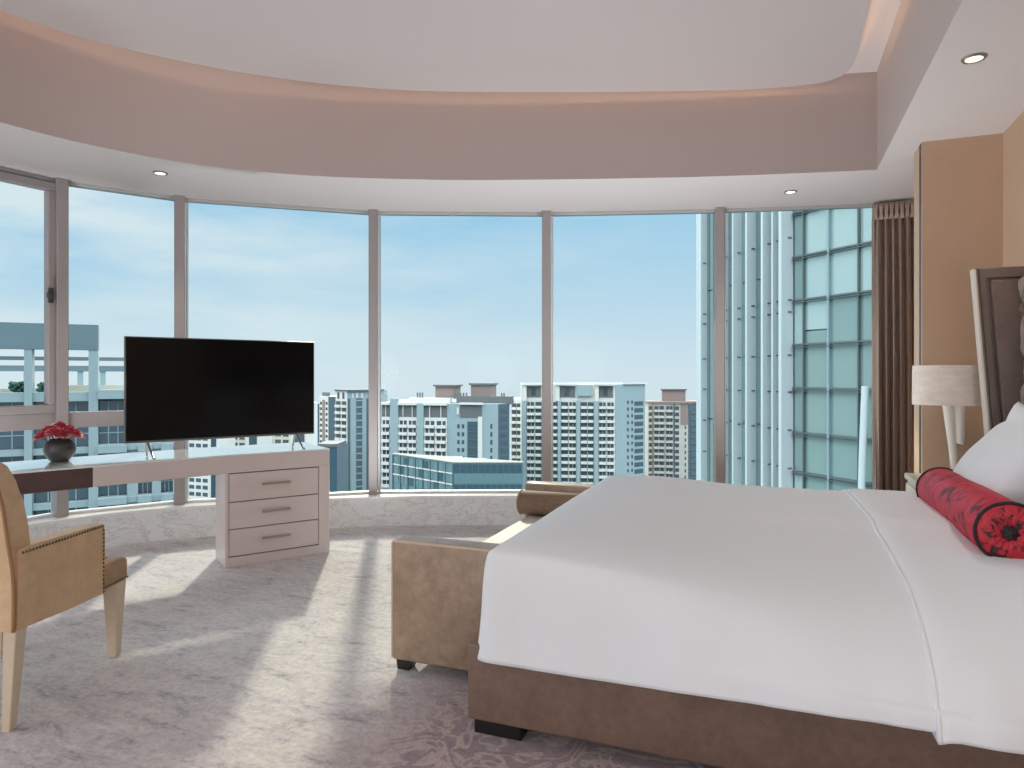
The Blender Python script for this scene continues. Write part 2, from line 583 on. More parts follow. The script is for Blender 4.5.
add_prism(bm, [(p.x, p.y, 3.30) for p in raft], (0, 0, .035))
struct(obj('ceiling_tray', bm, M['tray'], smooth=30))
bm = bm_new()
cen = Vector((-1.7, 1.4))
add_tube(bm, [((p - (p - cen).normalized() * .13).x, (p - (p - cen).normalized() * .13).y, 3.355) for p in raft], .012, 6, closed=True)
struct(obj('trim_3', bm, M['led']))

# walls
def wall(name, x0, x1, y0, y1, z0, z1, m, bev=0):
    bm = bm_new()
    add_box(bm, x0, x1, y0, y1, z0, z1, bev)
    return struct(obj(name, bm, m))
wall('wall_right', 1.275, 1.40, -3.1, 4.86, 0, SOFFIT, M['wallpaper'])
wall('wall_back', .855, 1.90, 4.86, 4.885, 0, SOFFIT, M['wallpaper'])
wall('trim_4', .8535, 1.90, 4.885, 4.935, 0, SOFFIT, M['wall_dark'])
wall('wall_partition', .852, 1.90, 4.935, 5.10, 0, SOFFIT, M['wallpaper'])
wall('wall_alcove', 1.80, 1.90, 5.10, 6.6, 0, SOFFIT, M['wallpaper'])
wall('wall_corner', 1.055, 1.80, 6.47, 6.56, 0, SOFFIT, M['wallpaper'])
wall('wall_rear', -5.3, 1.9, -3.2, -3.1, 0, SOFFIT, M['wall_plain'])
wall('wall_left', -5.3, -5.2, -3.1, -1.79, 0, SOFFIT, M['wall_plain'])

# ------------------------------------------------------------------ downlights
def downlight(x, y, label):
    t = thing('downlight', label, 'downlight', (x, y, SOFFIT), 0, 'recessed ceiling downlights')
    bm = bm_new()
    add_lathe(bm, [(.036, -.001), (.036, -.008), (.046, -.009), (.05, -.005), (.05, .0)], 28)
    obj('trim_ring', bm, M['steel'], t, 40)
    bm = bm_new()
    add_lathe(bm, [(0, -.0035), (.030, -.0035), (.036, -.002)], 24)
    obj('lens', bm, M['lens'], t, 180)
    return t
DL = [(.85, 3.66, 'small round downlight in the ceiling beside the headboard wall'),
      (.12, 5.80, 'small round downlight over the window nearest the curtain'),
      (-4.09, 3.65, 'small round downlight over the left windows')]
for d in DL:
    downlight(*d)

# ------------------------------------------------------------------ bed
bed = thing('bed', 'large bed upholstered in brown leather with tall winged tufted headboard', 'bed', (0.07, 3.14, 0))
O = bed.location.copy()
bm = bm_new()
add_box(bm, -1.032, 1.14, 2.236, 4.12, .056, .33, .012, 3)
base = obj('base', bm, M['leather_base'], bed, 40, O)
for x, y in ((-.935, 2.34), (-.935, 3.96), (.95, 2.34), (.95, 3.96)):
    bm = bm_new()
    add_box(bm, x - .08, x + .10, y - .08, y + .08, 0, .06, .004)
    obj('leg', bm, M['black_wood'], bed, None, O)
bm = bm_new()
add_box(bm, -.90, 1.10, 2.33, 4.02, .34, .60, .06, 4)
obj('mattress', bm, M['sheet'], bed, 60, O)
# headboard
hb = bpy.data.objects.new('headboard', None)
COL.objects.link(hb)
hb.parent = bed
def hbo(n, bm, m, s=None):
    return obj(n, bm, m, hb, s, O)
bm = bm_new()
add_box(bm, 1.19, 1.265, 2.08, 4.21, 0, 1.84, .01)
hbo('back_panel', bm, M['velvet'])
# tufted centre
bm = bm_new()
BUT = []
rows = []
ny, nz = 150, 110
def tuft(y, z):
    py, pz = .235, .30
    v = 1.0
    for r in range(-1, 8):
        bz = .42 + r * pz * .5
        for c in range(-1, 11):
            by = 2.16 + c * py + (py / 2 if r % 2 else 0)
            d = math.hypot((y - by) / 1.0, (z - bz) / 1.1)
            v = min(v, 1 - math.exp(-(d / .062) ** 1.3))
    # folds along the diamonds
    a = (y - 2.16) / py + (z - .42) / pz
    b = (y - 2.16) / py - (z - .42) / pz
    fa = abs(a - round(a)); fb = abs(b - round(b))
    f = min(1, min(fa, fb) / .16) ** .6
    return .25 * v + .5 * v * f + .25 * f
for i in range(nz + 1):
    z = .42 + 1.38 * i / nz
    r = []
    for j in range(ny + 1):
        y = 2.17 + 1.95 * j / ny
        edge = min(1, min(y - 2.17, 4.12 - y, z - .40, 1.80 - z) / .04 + .02)
        r.append((1.19 - .055 * tuft(y, z) * max(0, edge) ** .5, y, z))
    rows.append(r)
add_grid(bm, rows)
hbo('tufted_panel', bm, M['velvet'], 180)
for r in range(0, 10):
    bz = .42 + r * .15
    for c in range(0, 9):
        by = 2.16 + c * .235 + (.1175 if r % 2 else 0)
        if bz > .95 and bz < 1.78 and 3.5 < by < 4.1:
            bm = bm_new()
            add_lathe(bm, [(0, .010), (.009, .008), (.013, .002), (.013, -.006)], 12, X=Matrix.Translation((1.18, by, bz)) @ Matrix.Rotation(-PI / 2, 4, 'Y'))
            hbo('button', bm, M['velvet_dark'], 60)
for s, (ya, yb) in enumerate(((4.125, 4.21), (2.08, 2.165))):
    def xf(z):
        return .962 + (1.85 - z) * .075
    inner = ya if s == 0 else yb
    bm = bm_new()
    add_prism(bm, [(xf(.0), ya, 0), (1.2, ya, 0), (1.2, ya, 1.845), (xf(1.845), ya, 1.845)], (0, yb - ya, 0), .012, 3)
    hbo('wing', bm, M['velvet'], 40)
    bm = bm_new()
    sg = -1 if s == 0 else 1
    y0 = inner + sg * .001
    add_prism(bm, [(xf(.35) + .062, y0, .35), (1.175, y0, .35), (1.175, y0, 1.775), (xf(1.775) + .062, y0, 1.775)], (0, sg * .012, 0), .008, 3)
    hbo('wing_panel', bm, M['velvet'], 60)
    bm = bm_new()
    add_tube(bm, [(xf(.35) + .05, y0 + sg * .002, .35), (xf(1.79) + .05, y0 + sg * .002, 1.79), (1.18, y0 + sg * .002, 1.79)], .006, 8)
    hbo('bead', bm, M['velvet_dark'], 60)
    bm = bm_new()
    add_prism(bm, [(xf(.0) - .006, ya + .004, 0), (xf(.0) + .010, ya + .004, 0), (xf(1.845) + .010, ya + .004, 1.84), (xf(1.845) - .006, ya + .004, 1.84)], (0, yb - ya - .008, 0), .006, 2)
    hbo('lit_front_edge', bm, M['velvet_lit'], 60)  # wing's front face made pale, the light on it put into colour
    bm = bm_new()
    add_tube(bm, [(xf(.0) + .012, inner + sg * .001, 0), (xf(1.84) + .012, inner + sg * .001, 1.84)], .004, 8)
    hbo('edge_piping', bm, M['velvet_dark'], 60)

# duvet: profiles swept round three sides
PF = [(-.50, .702), (-.30, .698), (-.15, .685), (-.035, .662), (-.008, .630), (.004, .55), (.010, .45), (.018, .36), (.030, .278)]
PN = [(-.70, .680), (-.43, .657), (-.18, .622), (-.035, .577), (.05, .535), (.12, .485), (.165, .42), (.186, .405), (.195, .362)]
PFAR = [(-.55, .702), (-.30, .700), (-.15, .694), (-.035, .667), (-.012, .63), (.0, .56), (.01, .46), (.02, .38), (.03, .31)]
XE, YN, YF, XH = -.978, 2.25, 4.05, 1.08
SP0, SPY = -.40, 3.10
CR = .035
def lerpP(a, b, t):
    return [(p[0] + (q[0] - p[0]) * t, p[1] + (q[1] - p[1]) * t) for p, q in zip(a, b)]
def dense(prof, n=4):
    pts = catmull([Vector((o, z)) for o, z in prof], n)
    return [(p.x, p.y) for p in pts]
def duvet_rows(xs_near, lift=0.0, foot=True, hem=0.0):
    rows = []
    def spine(x, y):
        return Vector((max(x, SP0), SPY, .705 + lift))
    def row(base, outv, prof, sp):
        # prof dense; points beyond pivot interpolate to the spine
        pts = []
        R = CR
        inner = [p for p in prof if p[0] < -R - 1e-6]
        rest = [p for p in prof if p[0] >= -R - 1e-6]
        pv = base - outv * R
        zi = rest[0][1]
        K = 10
        o0 = prof[0][0]
        for k in range(K + len(inner)):
            t = k / (K + len(inner))
            p = sp.to_2d().lerp(pv, t)
            # height by distance still to go to the pivot
            dist = (p - pv).length + R
            if dist >= -o0:
                D0 = (sp.to_2d() - pv).length + R
                q = (dist + o0) / max(1e-4, D0 + o0)
                q = q * q * (3 - 2 * q)
                z = prof[0][1] * (1 - q) + (.705) * q
            else:
                z = zi
                for (oa, za), (ob, zb) in zip(prof, prof[1:]):
                    if oa <= -dist <= ob:
                        z = za + (zb - za) * (-dist - oa) / max(1e-6, ob - oa)
                        break
            pts.append((p.x, p.y, z + lift))
        n = len(rest)
        for q, (o, z) in enumerate(rest):
            u = q / (n - 1)
            p = base + outv * (o + lift * u)
            pts.append((p.x, p.y, z + lift * (1 - u) - hem * u * u))
        return pts
    for x in xs_near:
        t = min(1, max(0, (x + .85) / 1.25))
        t = t * t * (3 - 2 * t)
        pr = dense(lerpP(PF, PN, t))
        w = .006 * math.sin(x * 17) + .004 * math.sin(x * 41 + 1)
        pr = [(o + w * max(0, min(1, (.66 - z) / .3)), z + .4 * w * max(0, min(1, (.5 - z) / .2))) for o, z in pr]
        # keep the same number of rows of points: pad to fixed count
        rows.append(row(Vector((x, YN)), Vector((0, -1)), pr, spine(x, 0)))
    if foot:
        piv = Vector((XE + CR, YN + CR))
        for q in range(1, 10):
            ph = q / 10 * PI / 2
            outv = Vector((-math.sin(ph), -math.cos(ph)))
            rows.append(row(piv + outv * CR, outv, dense(PF), spine(SP0, 0)))
        for q in range(0, 33):
            y = YN + CR + (YF - YN - 2 * CR) * q / 32
            tt = min(1, q / 20)
            rows.append(row(Vector((XE, y)), Vector((-1, 0)), dense(lerpP(PF, PFAR, tt)), spine(SP0, 0)))
        piv = Vector((XE + CR, YF - CR))
        for q in range(1, 10):
            ph = q / 10 * PI / 2
            outv = Vector((-math.cos(ph), math.sin(ph)))
            rows.append(row(piv + outv * CR, outv, dense(PFAR), spine(SP0, 0)))
    for x in reversed(xs_near):
        rows.append(row(Vector((x, YF)), Vector((0, 1)), dense(PFAR), spine(x, 0)))
    return rows
def fix(rows):
    # equalise point counts by resampling each row on its own arc length
    n = max(len(r) for r in rows)
    out = []
    for r in rows:
        P = [Vector(p) for p in r]
        if len(P) == n:
            out.append(P)
            continue
        d = [0]
        for a, b in zip(P, P[1:]):
            d.append(d[-1] + (b - a).length)
        res = []
        for k in range(n):
            s = d[-1] * k / (n - 1)
            i = 0
            while i < len(d) - 2 and d[i + 1] < s:
                i += 1
            t = (s - d[i]) / max(1e-9, d[i + 1] - d[i])
            res.append(P[i].lerp(P[i + 1], t))
        out.append(res)
    return out
duvet = thing('duvet', 'white duvet spread over the big bed, top edge folded back', 'duvet', (0, 3.1, .6))
DO = duvet.location.copy()
xs = [XH - (XH - (XE + CR)) * q / 60 for q in range(61)]
bm = bm_new()
drows = fix(duvet_rows(xs))
for r_ in drows:
    for p in r_:
        p.z += .026 * math.exp(-((p.x + .62) / .30) ** 2) * max(0, min(1, (p.z - .60) / .09)) * max(0, min(1, (p.y - 2.5) / .8))
add_grid(bm, drows)
bmesh.ops.remove_doubles(bm, verts=bm.verts, dist=.0005)
obj('cover', bm, M['duvet'], duvet, 180, DO, solid=.008)
# folded-back band: lies over the cover from the fold to the pillows
def fold_x(y):
    return .335 + .065 * max(0, min(1, (4.08 - y) / 2.0))
xs2 = [XH - (XH - .34) * q / 30 for q in range(31)]
rows = fix(duvet_rows(xs2, .014, False, .012))
for r in rows:
    for i, p in enumerate(r):
        u = (XH - p.x) / (XH - .34)
        p.x = XH - (XH - fold_x(p.y)) * u
        if u > .93:
            p.z -= .012 * ((u - .93) / .07) ** 2
bm = bm_new()
# two halves: near rows then far rows
add_grid(bm, rows)
bmesh.ops.remove_doubles(bm, verts=bm.verts, dist=.0005)
obj('folded_band', bm, M['sheet'], duvet, 180, DO, solid=.01)
edge = [Vector(p) for p in reversed(rows[30])]
edge2 = [Vector(p) for p in rows[31]]
bm = bm_new()
add_tube(bm, [p + Vector((0, 0, .004)) for p in edge + edge2[1:]], .007, 8)
obj('fold_edge', bm, M['sheet'], duvet, 180, DO)

# pillows
def pillow_bm(w, h, d):
    bm = bm_new()
    n = 28
    for sgn in (1, -1):
        rows = []
        for i in range(n + 1):
            r = []
            for j in range(n + 1):
                u = -1 + 2 * i / n
                v = -1 + 2 * j / n
                pin = 1 - .17 * (1 - abs(v) ** 2) * abs(u) ** 3
                pin2 = 1 - .13 * (1 - abs(u) ** 2) * abs(v) ** 3
                t = ((1 - abs(u) ** 2.6) * (1 - abs(v) ** 2.6)) ** .5
                wr = .012 * noise.noise(Vector((u * 2.2, v * 2.2, sgn * 3.1 + w)))
                r.append((u * w / 2 * pin, sgn * (d / 2 * t + .004) + wr * t, v * h / 2 * pin2))
            rows.append(r)
        add_grid(bm, rows)
    bmesh.ops.remove_doubles(bm, verts=bm.verts, dist=.009)
    return bm
def place_pillow(label, loc, lean, yaw, w=.74, h=.46, d=.19, roll=0):
    o = obj('pillow', pillow_bm(w, h, d), M['pillow'], None, 180)
    # local x -> width along room Y, local y -> thickness towards the foot
    o.rotation_euler = (Matrix.Rotation(PI / 2 + yaw, 4, 'Z') @ Matrix.Rotation(lean, 4, 'X') @ Matrix.Rotation(roll, 4, 'Y')).to_euler()
    o.location = loc
    return tag(o, label, 'pillow', 'white bed pillows')
place_pillow('white pillow leaning behind the red bolster, at the lamp side of the bed', (.895, 3.42, .885), .62, 0, .80, .50, .20)
place_pillow('white pillow standing against the headboard, only its corner showing over another pillow', (1.0, 3.44, .93), .24, 0, .76, .50, .15)
place_pillow('white pillow at the near side, partly cut off beside the red bolster', (.955, 2.50, .90), .62, 0, .76, .48, .20)

# red bolster
bn, bf = Vector((.737, 2.735, .764)), Vector((.728, 3.69, .760))
ax = (bf - bn)
LB = ax.length
bol = thing('bolster', 'red floral bolster cushion with black piping lying before the pillows', 'bolster', bn)
rot = ax.to_track_quat('Z', 'Y').to_matrix().to_4x4()
RB = .10
bm = bm_new()
add_lathe(bm, [(RB * .98, 0.0), (RB, .01), (RB * 1.015, LB * .3), (RB * 1.01, LB * .7), (RB, LB - .01), (RB * .98, LB)], 48)
bmesh.ops.transform(bm, matrix=rot, verts=bm.verts)
obj('body', bm, M['red'], bol, 180)
for z in (0, LB):
    sg = -1 if z == 0 else 1
    bm = bm_new()
    nr, ns = 12, 72
    rr = []
    for i in range(nr + 1):
        r = RB * .985 * (1 - i / nr)
        row = []
        for j in range(ns):
            a = 2 * PI * j / ns
            h = .016 * math.sin(PI * min(1, (i / nr) * 1.15)) * (1 + .28 * math.sin(a * 18) * (i / nr)) - .004 * (i / nr)
            row.append((max(r, .001) * math.cos(a), max(r, .001) * math.sin(a), z + sg * h))
        rr.append(row)
    add_grid(bm, rr, closed_u=True)
    bmesh.ops.transform(bm, matrix=rot, verts=bm.verts)
    e = obj('end_cap', bm, M['red_end'], bol, 180)
    bm = bm_new()
    add_tube(bm, [(RB * math.cos(2 * PI * q / 48), RB * math.sin(2 * PI * q / 48), z) for q in range(48)], .006, 8, closed=True)
    bmesh.ops.transform(bm, matrix=rot, verts=bm.verts)
    obj('piping', bm, M['black_cloth'], bol, 180)
    bm = bm_new()
    # black gathered flower button
    rr = []
    for i in range(7):
        t = i / 6
        row = []
        for j in range(40):
            a = 2 * PI * j / 40
            r = .026 * (1 - t) * (1 + .18 * math.sin(a * 8))
            row.append((max(r, .0005) * math.cos(a), max(r, .0005) * math.sin(a), z + sg * (.006 + .012 * math.sin(t * PI / 2))))
        rr.append(row)
    add_grid(bm, rr, closed_u=True)
    bmesh.ops.transform(bm, matrix=rot, verts=bm.verts)
    obj('button', bm, M['black_cloth'], e, 180)

# ------------------------------------------------------------------ bench at the foot
bench = thing('bench', 'brown leather bench with square arms and cream seat at the bed foot', 'bench', (-1.31, 3.46, 0))
BO = bench.location.copy()
def bo(n, bm, m, s=40, par=None):
    return obj(n, bm, m, par or bench, s, BO)
bm = bm_new()
add_box(bm, -1.50, -1.07, 2.70, 4.27, .055, .26, .01)
bo('frame', bm, M['leather_bench'])
bm = bm_new()
add_box(bm, -1.49, -1.06, 2.725, 4.245, .25, .396, .03, 4)
bo('seat', bm, M['bench_seat'], 60)
for y0, y1 in ((2.60, 2.725), (4.245, 4.37)):
    bm = bm_new()
    add_box(bm, -1.565 if y0 < 3 else -1.54, -1.055, y0, y1, .05, .572 if y0 < 3 else .583, .016, 4)
    a = bo('arm', bm, M['leather_bench'], 50)
    bm = bm_new()
    yy = y0 + .004 if y0 < 3 else y0 + .004
    xl_, zt_ = (-1.56, .568) if y0 < 3 else (-1.535, .579)
    add_tube(bm, [(xl_, yy, .06), (xl_, yy, zt_ - .008), (xl_ + .007, yy, zt_), (-1.06, yy, zt_), (-1.056, yy, zt_ - .008), (-1.056, yy, .06)], .006, 8)
    o = bo('arm_piping', bm, M['piping_pale'], 60, None)
    o.parent = a
for x, y in ((-1.51, 2.66), (-1.13, 2.66), (-1.51, 4.30), (-1.13, 4.30)):
    bm = bm_new()
    top = [(x - .045, y - .035), (x + .045, y - .035), (x + .045, y + .035), (x - .045, y + .035)]
    bot = [(x - .04, y - .03), (x + .015, y - .03), (x + .015, y + .025), (x - .04, y + .025)]
    vs = add_grid(bm, [[(a, b, 0) for a, b in bot], [(a, b, .056) for a, b in top]], closed_u=True)
    bm.faces.new(list(reversed(vs[0])))
    bm.faces.new(vs[1])
    bo('leg', bm, M['black_wood'], None)
bm = bm_new()
add_box(bm, -1.42, -1.12, 2.80, 4.20, 0, .06)
bo('under_bench_block', bm, M['black_wood'], None)  # added dark box, blocks the sunlit floor gap beneath the bench
rc = thing('roll_cushion', 'brown woven roll cushion lying on the bench against its far arm', 'cushion', (-1.305, 4.155, .474))
bm = bm_new()
prof = [(0, -.24), (.050, -.24), (.070, -.234), (.077, -.218), (.078, 0), (.077, .218), (.070, .234), (.050, .24), (0, .24)]
add_lathe(bm, prof, 40, X=Matrix.Rotation(PI / 2, 4, 'Y'))
obj('body', bm, M['roll'], rc, 180)
for sx in (-.222, .222):
    bm = bm_new()
    add_tube(bm, [(sx, .077 * math.cos(2 * PI * q / 40), .077 * math.sin(2 * PI * q / 40)) for q in range(40)], .004, 6, closed=True)
    obj('piping', bm, M['piping_tan'], rc, 180)

# ------------------------------------------------------------------ desk
A = Vector((-3.035, 4.185)); uc = Vector((.56, .83)).normalized(); nc = Vector((-uc.y, uc.x))
B = A - uc * .72
Cc = Vector((-3.742, 2.868)); Dd = Vector((-4.13, 1.95))
TOP = .76
desk = thing('desk', 'long taupe writing desk with three drawers under the windows', 'desk', (-3.5, 3.6, 0))
KO = desk.location.copy()
def fr(o, u):
    n = Vector((-u.y, u.x))
    m = Matrix(((u.x, n.x, 0, o.x), (u.y, n.y, 0, o.y), (0, 0, 1, 0), (0, 0, 0, 1)))
    return m
XB = fr(B, uc)                      # local x along the front from B to A, local y into the desk
def ko(n, bm, m, s=30, par=None):
    return obj(n, bm, m, par or desk, s, KO)
# apron + top slab (taupe part), front path C -> B -> A
front = [Cc, B, A]
depth = .60
def back_of(path, d):
    out = []
    n = len(path)
    for i in range(n):
        if i == 0:
            t = (path[1] - path[0]).normalized()
        elif i == n - 1:
            t = (path[-1] - path[-2]).normalized()
        else:
            t = ((path[i + 1] - path[i]).normalized() + (path[i] - path[i - 1]).normalized()).normalized()
        out.append(path[i] + Vector((-t.y, t.x)) * d)
    return out
def slab(bm, path, d0, d1, z0, z1, bev=.003):
    f = back_of(path, d0); b = back_of(path, d1)
    add_prism(bm, [(p.x, p.y, z0) for p in f] + [(p.x, p.y, z1 * 0 + z0) for p in reversed(b)], (0, 0, z1 - z0), bev, 1)
bm = bm_new()
slab(bm, front, 0, depth, TOP - .125, TOP - .008)
ko('apron', bm, M['lacquer'])
bm = bm_new()
slab(bm, front, -.002, depth, TOP - .008, TOP, .001)
ko('glass_top', bm, M['top_glass'])
# pedestal
bm = bm_new()
add_box(bm, 0, .022, 0, .30, 0, TOP - .125, .002, 1, X=XB)
add_box(bm, .64, .72, 0, .30, 0, TOP - .125, .002, 1, X=XB)
add_box(bm, .022, .64, 0, .30, 0, .065, .002, 1, X=XB)
add_box(bm, .022, .64, .28, .30, .06, TOP - .125, 0, 1, X=XB)
add_box(bm, .022, .64, .03, .05, .06, TOP - .125, 0, 1, X=XB)
ped = ko('pedestal', bm, M['lacquer'])
bm = bm_new()
add_box(bm, .0221, .6399, .012, .03, .0651, TOP - .1251, 0, 1, X=XB)
ko('shadow_gap', bm, M['gap'])
zz = [.069, .253, .437, .631]
for q in range(3):
    bm = bm_new()
    add_box(bm, .026, .636, -.001, .02, zz[q] + .003, zz[q + 1] - .003, .002, 1, X=XB)
    dr = ko('drawer', bm, M['lacquer'])
    bm = bm_new()
    zc = (zz[q] + zz[q + 1]) / 2 + .012
    add_box(bm, .235, .43, -.024, -.016, zc - .008, zc + .008, .002, 1, X=XB)
    for hx in (.25, .415):
        add_box(bm, hx - .005, hx + .005, -.018, 0, zc - .004, zc + .004, 0, 1, X=XB)
    o = ko('handle', bm, M['steel'], None)
    o.parent = dr
# dark drawer unit at the left end
dpath = [Dd, Cc]
bm = bm_new()
slab(bm, dpath, .0, depth, TOP - .125, TOP - .008)
ko('dark_drawer_box', bm, M['dark_lacquer'])
bm = bm_new()
slab(bm, dpath, -.002, depth, TOP - .008, TOP, .001)
ko('glass_leaf', bm, M['top_glass'])
ud = (Cc - Dd).normalized()
XD = fr(Dd, ud)
bm = bm_new()
add_box(bm, .0, .06, .02, .58, 0, TOP - .125, .002, 1, X=XD)
ko('end_panel', bm, M['lacquer'])

# ------------------------------------------------------------------ television
ta, tb = Vector((-3.82, 3.14)), Vector((-3.185, 4.198))
tu = (tb - ta).normalized()
tc_ = (ta + tb) / 2
tv = thing('television', 'large black flat television standing on the desk', 'television', (tc_.x, tc_.y, TOP), math.atan2(tu.y, tu.x))
W = .617
bm = bm_new()
add_box(bm, -W, W, -.012, .02, .104, .782, .004, 2)
add_box(bm, -.45, .45, .02, .05, .13, .55, .015, 2)
obj('housing', bm, M['tv_bezel'], tv, 40)
bm = bm_new()
add_box(bm, -W + .008, W - .008, -.0135, -.010, .118, .774)
obj('screen', bm, M['tv_black'], tv)
for sx in (-.47, .50):
    bm = bm_new()
    add_tube(bm, [(sx - .02, .0, .112), (sx, -.10, .006), (sx + .004, -.115, .005)], .007, 8)
    add_tube(bm, [(sx - .02, .01, .112), (sx + .0, .11, .006), (sx + .004, .125, .005)], .007, 8)
    bmesh.ops.translate(bm, verts=bm.verts, vec=(0, 0, .0035))
    obj('leg', bm, M['steel'], tv, 60)

# ------------------------------------------------------------------ vase of roses
vc = Vector((-3.93, 2.66 + .02))
vc = Vector((-4.158, 2.965))
vase = thing('vase', 'round dark grey vase of red roses on the desk', 'vase', (vc.x, vc.y, TOP))
bm = bm_new()
add_lathe(bm, [(0, .002), (.045, .0), (.052, .004), (.078, .035), (.088, .07), (.083, .105), (.064, .128), (.056, .132), (.058, .137), (.052, .137), (.049, .131), (.062, .115), (.074, .08), (.05, .02), (0, .015)], 40)
obj('body', bm, M['vase'], vase, 180)
def rose_bm(seed):
    rnd = random.Random(seed)
    bm = bm_new()
    for ring, (n, r, h, tilt) in enumerate(((6, .040, .030, .95), (5, .032, .036, .62), (5, .022, .040, .34), (3, .011, .042, .12))):
        a0 = rnd.random() * 6
        for q in range(n):
            a = a0 + 2 * PI * q / n
            half = PI / n * 1.25
            rows = []
            for i in range(5):
                v = i / 4
                row = []
                for j in range(6):
                    u = -1 + 2 * j / 5
                    rad = r * (.25 + .75 * math.sin(v * PI / 2)) + (.010 * tilt * max(0, v - .7) / .3)
                    zz_ = h * (v ** 1.1) * (1 - .18 * u * u) - .012 * tilt * max(0, v - .6) / .4 - .006 * ring * 0
                    aa = a + u * half * (.55 + .45 * v)
                    row.append((rad * math.cos(aa), rad * math.sin(aa), zz_))
                rows.append(row)
            add_grid(bm, rows)
    return bm
meshes = []
spots = [(0, 0, .205, 'topmost red rose in the middle of the bunch'),
         (-.062, -.045, .168, 'red rose at the front of the bunch, turned to the room'),
         (.045, -.075, .165, 'red rose at the front, right beside the topmost bloom'),
         (.07, .02, .172, 'red rose behind, on the window side of the bunch'),
         (-.01, .075, .172, 'red rose at the back of the bunch'),
         (-.075, .04, .165, 'red rose at the back, on the chair side'),
         (-.03, -.112, .135, 'low red rose hanging over the vase rim at the front'),
         (.085, -.05, .135, 'low red rose on the television side'),
         (.095, .045, .14, 'low red rose on the television side, towards the glass'),
         (.02, .12, .137, 'low red rose drooping towards the glass'),
         (-.07, .095, .138, 'low red rose at the back, farthest from the television'),
         (-.112, .01, .135, 'low red rose on the chair side, nearest the chair'),
         (-.10, -.07, .13, 'low red rose at the front, on the chair side')]
proto = None
for q, (dx, dy, dz, lb) in enumerate(spots):
    dx, dy, dz = dx * .80, dy * .80, .208 - 6.5 * .64 * (dx * dx + dy * dy)
    t = thing('rose', lb, 'rose', (vc.x + dx, vc.y + dy, TOP + dz), 0, 'red roses in the grey vase')
    tilt = Vector((dx, dy, .13)).normalized()
    t.rotation_euler = tilt.to_track_quat('Z', 'Y').to_euler()
    if q < 3:
        bloom = obj('bloom', rose_bm(q), M['rose'], t, 180, solid=.0012)
        meshes.append(bloom.data)
    else:
        bloom = bpy.data.objects.new('bloom', meshes[q % 3])
        COL.objects.link(bloom)
        bloom.parent = t
        s = bloom.modifiers.new('solid', 'SOLIDIFY')
        s.thickness = .0012
    bloom.rotation_euler = (0, 0, q * 1.3)
    bloom.scale = (.98, .98, .98)
    bm = bm_new()
    inv = t.rotation_euler.to_matrix().inverted()
    end = inv @ Vector((-dx * .8, -dy * .8, .09 - dz))
    add_tube(bm, [(0, 0, .004), tuple(inv @ Vector((-dx * .35, -dy * .35, -.03))), tuple(end)], .0028, 6)
    obj('stem', bm, M['green'], t, 60)

# ------------------------------------------------------------------ armchair
R0 = Vector((-2.562, 1.667))
ch = thing('armchair', 'tan leather armchair with nailhead trim and pale wooden legs by the desk', 'armchair', (R0.x, R0.y, 0), math.atan2(.936, -.353))
CW = .62
def co(n, bm, m, s=50, par=None):
    return obj(n, bm, m, par or ch, s)
bp = [(.0, .362), (.0, .55), (-.028, .70), (-.055, .833), (-.092, .93), (-.115, .965), (-.118, .985), (-.10, 1.0), (-.062, .992), (-.02, .968), (.02, .912), (.05, .832), (.076, .734), (.088, .64), (.095, .43), (.095, .355)]
bm = bm_new()
add_prism(bm, [(t, .012, z) for t, z in bp], (0, CW - .024, 0), .012, 3)
back = co('backrest', bm, M['leather_tan'], 40)
for w in (.010, CW - .010):
    bm = bm_new()
    add_tube(bm, catmull([Vector((t - .004, w, z)) for t, z in bp[:7]], 4), .0065, 8)
    o = co('back_piping', bm, M['piping_tan'], 180, back)
for w0 in (0.0, CW - .075):
    bm = bm_new()
    ap = [(.012, .362), (.30, .345), (.523, .333), (.531, .45), (.533, .60), (.531, .632), (.52, .642), (.40, .648), (.2, .655), (.06, .66), (.012, .66)]
    add_prism(bm, [(t, w0, z) for t, z in ap], (0, .075, 0), .010, 3)
    arm = co('arm', bm, M['leather_tan'], 40)
    bm = bm_new()
    outw = w0 - .001 if w0 == 0 else w0 + .076
    def nail(t, z):
        add_lathe(bm, [(.006, 0), (.0048, .003), (0, .0042)], 8, X=Matrix.Translation((t, outw, z)) @ Matrix.Rotation(PI / 2 if w0 == 0 else -PI / 2, 4, 'X'))
    q = .03
    while q < .525:
        nail(q, .643 - .018 * q)
        q += .018
    q = .345
    while q < .63:
        nail(.520, q)
        q += .018
    o = co('nailhead_trim', bm, M['bronze'], 60, arm)
bm = bm_new()
add_box(bm, .09, .715, .078, CW - .078, .335, .455, .025, 4)
add_box(bm, .53, .742, .012, CW - .012, .336, .445, .025, 4)
seat = co('seat', bm, M['leather_seat'], 60)
bm = bm_new()
q = .54
while q < .73:
    add_lathe(bm, [(.006, 0), (.0048, .003), (0, .0042)], 8, X=Matrix.Translation((q, .011, .352)) @ Matrix.Rotation(PI / 2, 4, 'X'))
    q += .018
q = .03
while q < CW - .02:
    add_lathe(bm, [(.006, 0), (.0048, .003), (0, .0042)], 8, X=Matrix.Translation((.743, q, .352)) @ Matrix.Rotation(PI / 2, 4, 'Y'))
    q += .018
co('seat_nailheads', bm, M['bronze'], 60, seat)
def leg(top, bot):
    bm = bm_new()
    vs = add_grid(bm, [[(a, b, 0) for a, b in bot], [(a, b, .37 if top[0][0] < .3 else .345) for a, b in top]], closed_u=True)
    bm.faces.new(list(reversed(vs[0])))
    bm.faces.new(vs[1])
    bmesh.ops.bevel(bm, geom=list(bm.edges), offset=.003, segments=1, affect='EDGES')
    co('leg', bm, M['leg_cream'], None)
def sq(t0, t1, w0, w1):
    return [(t0, w0), (t1, w0), (t1, w1), (t0, w1)]
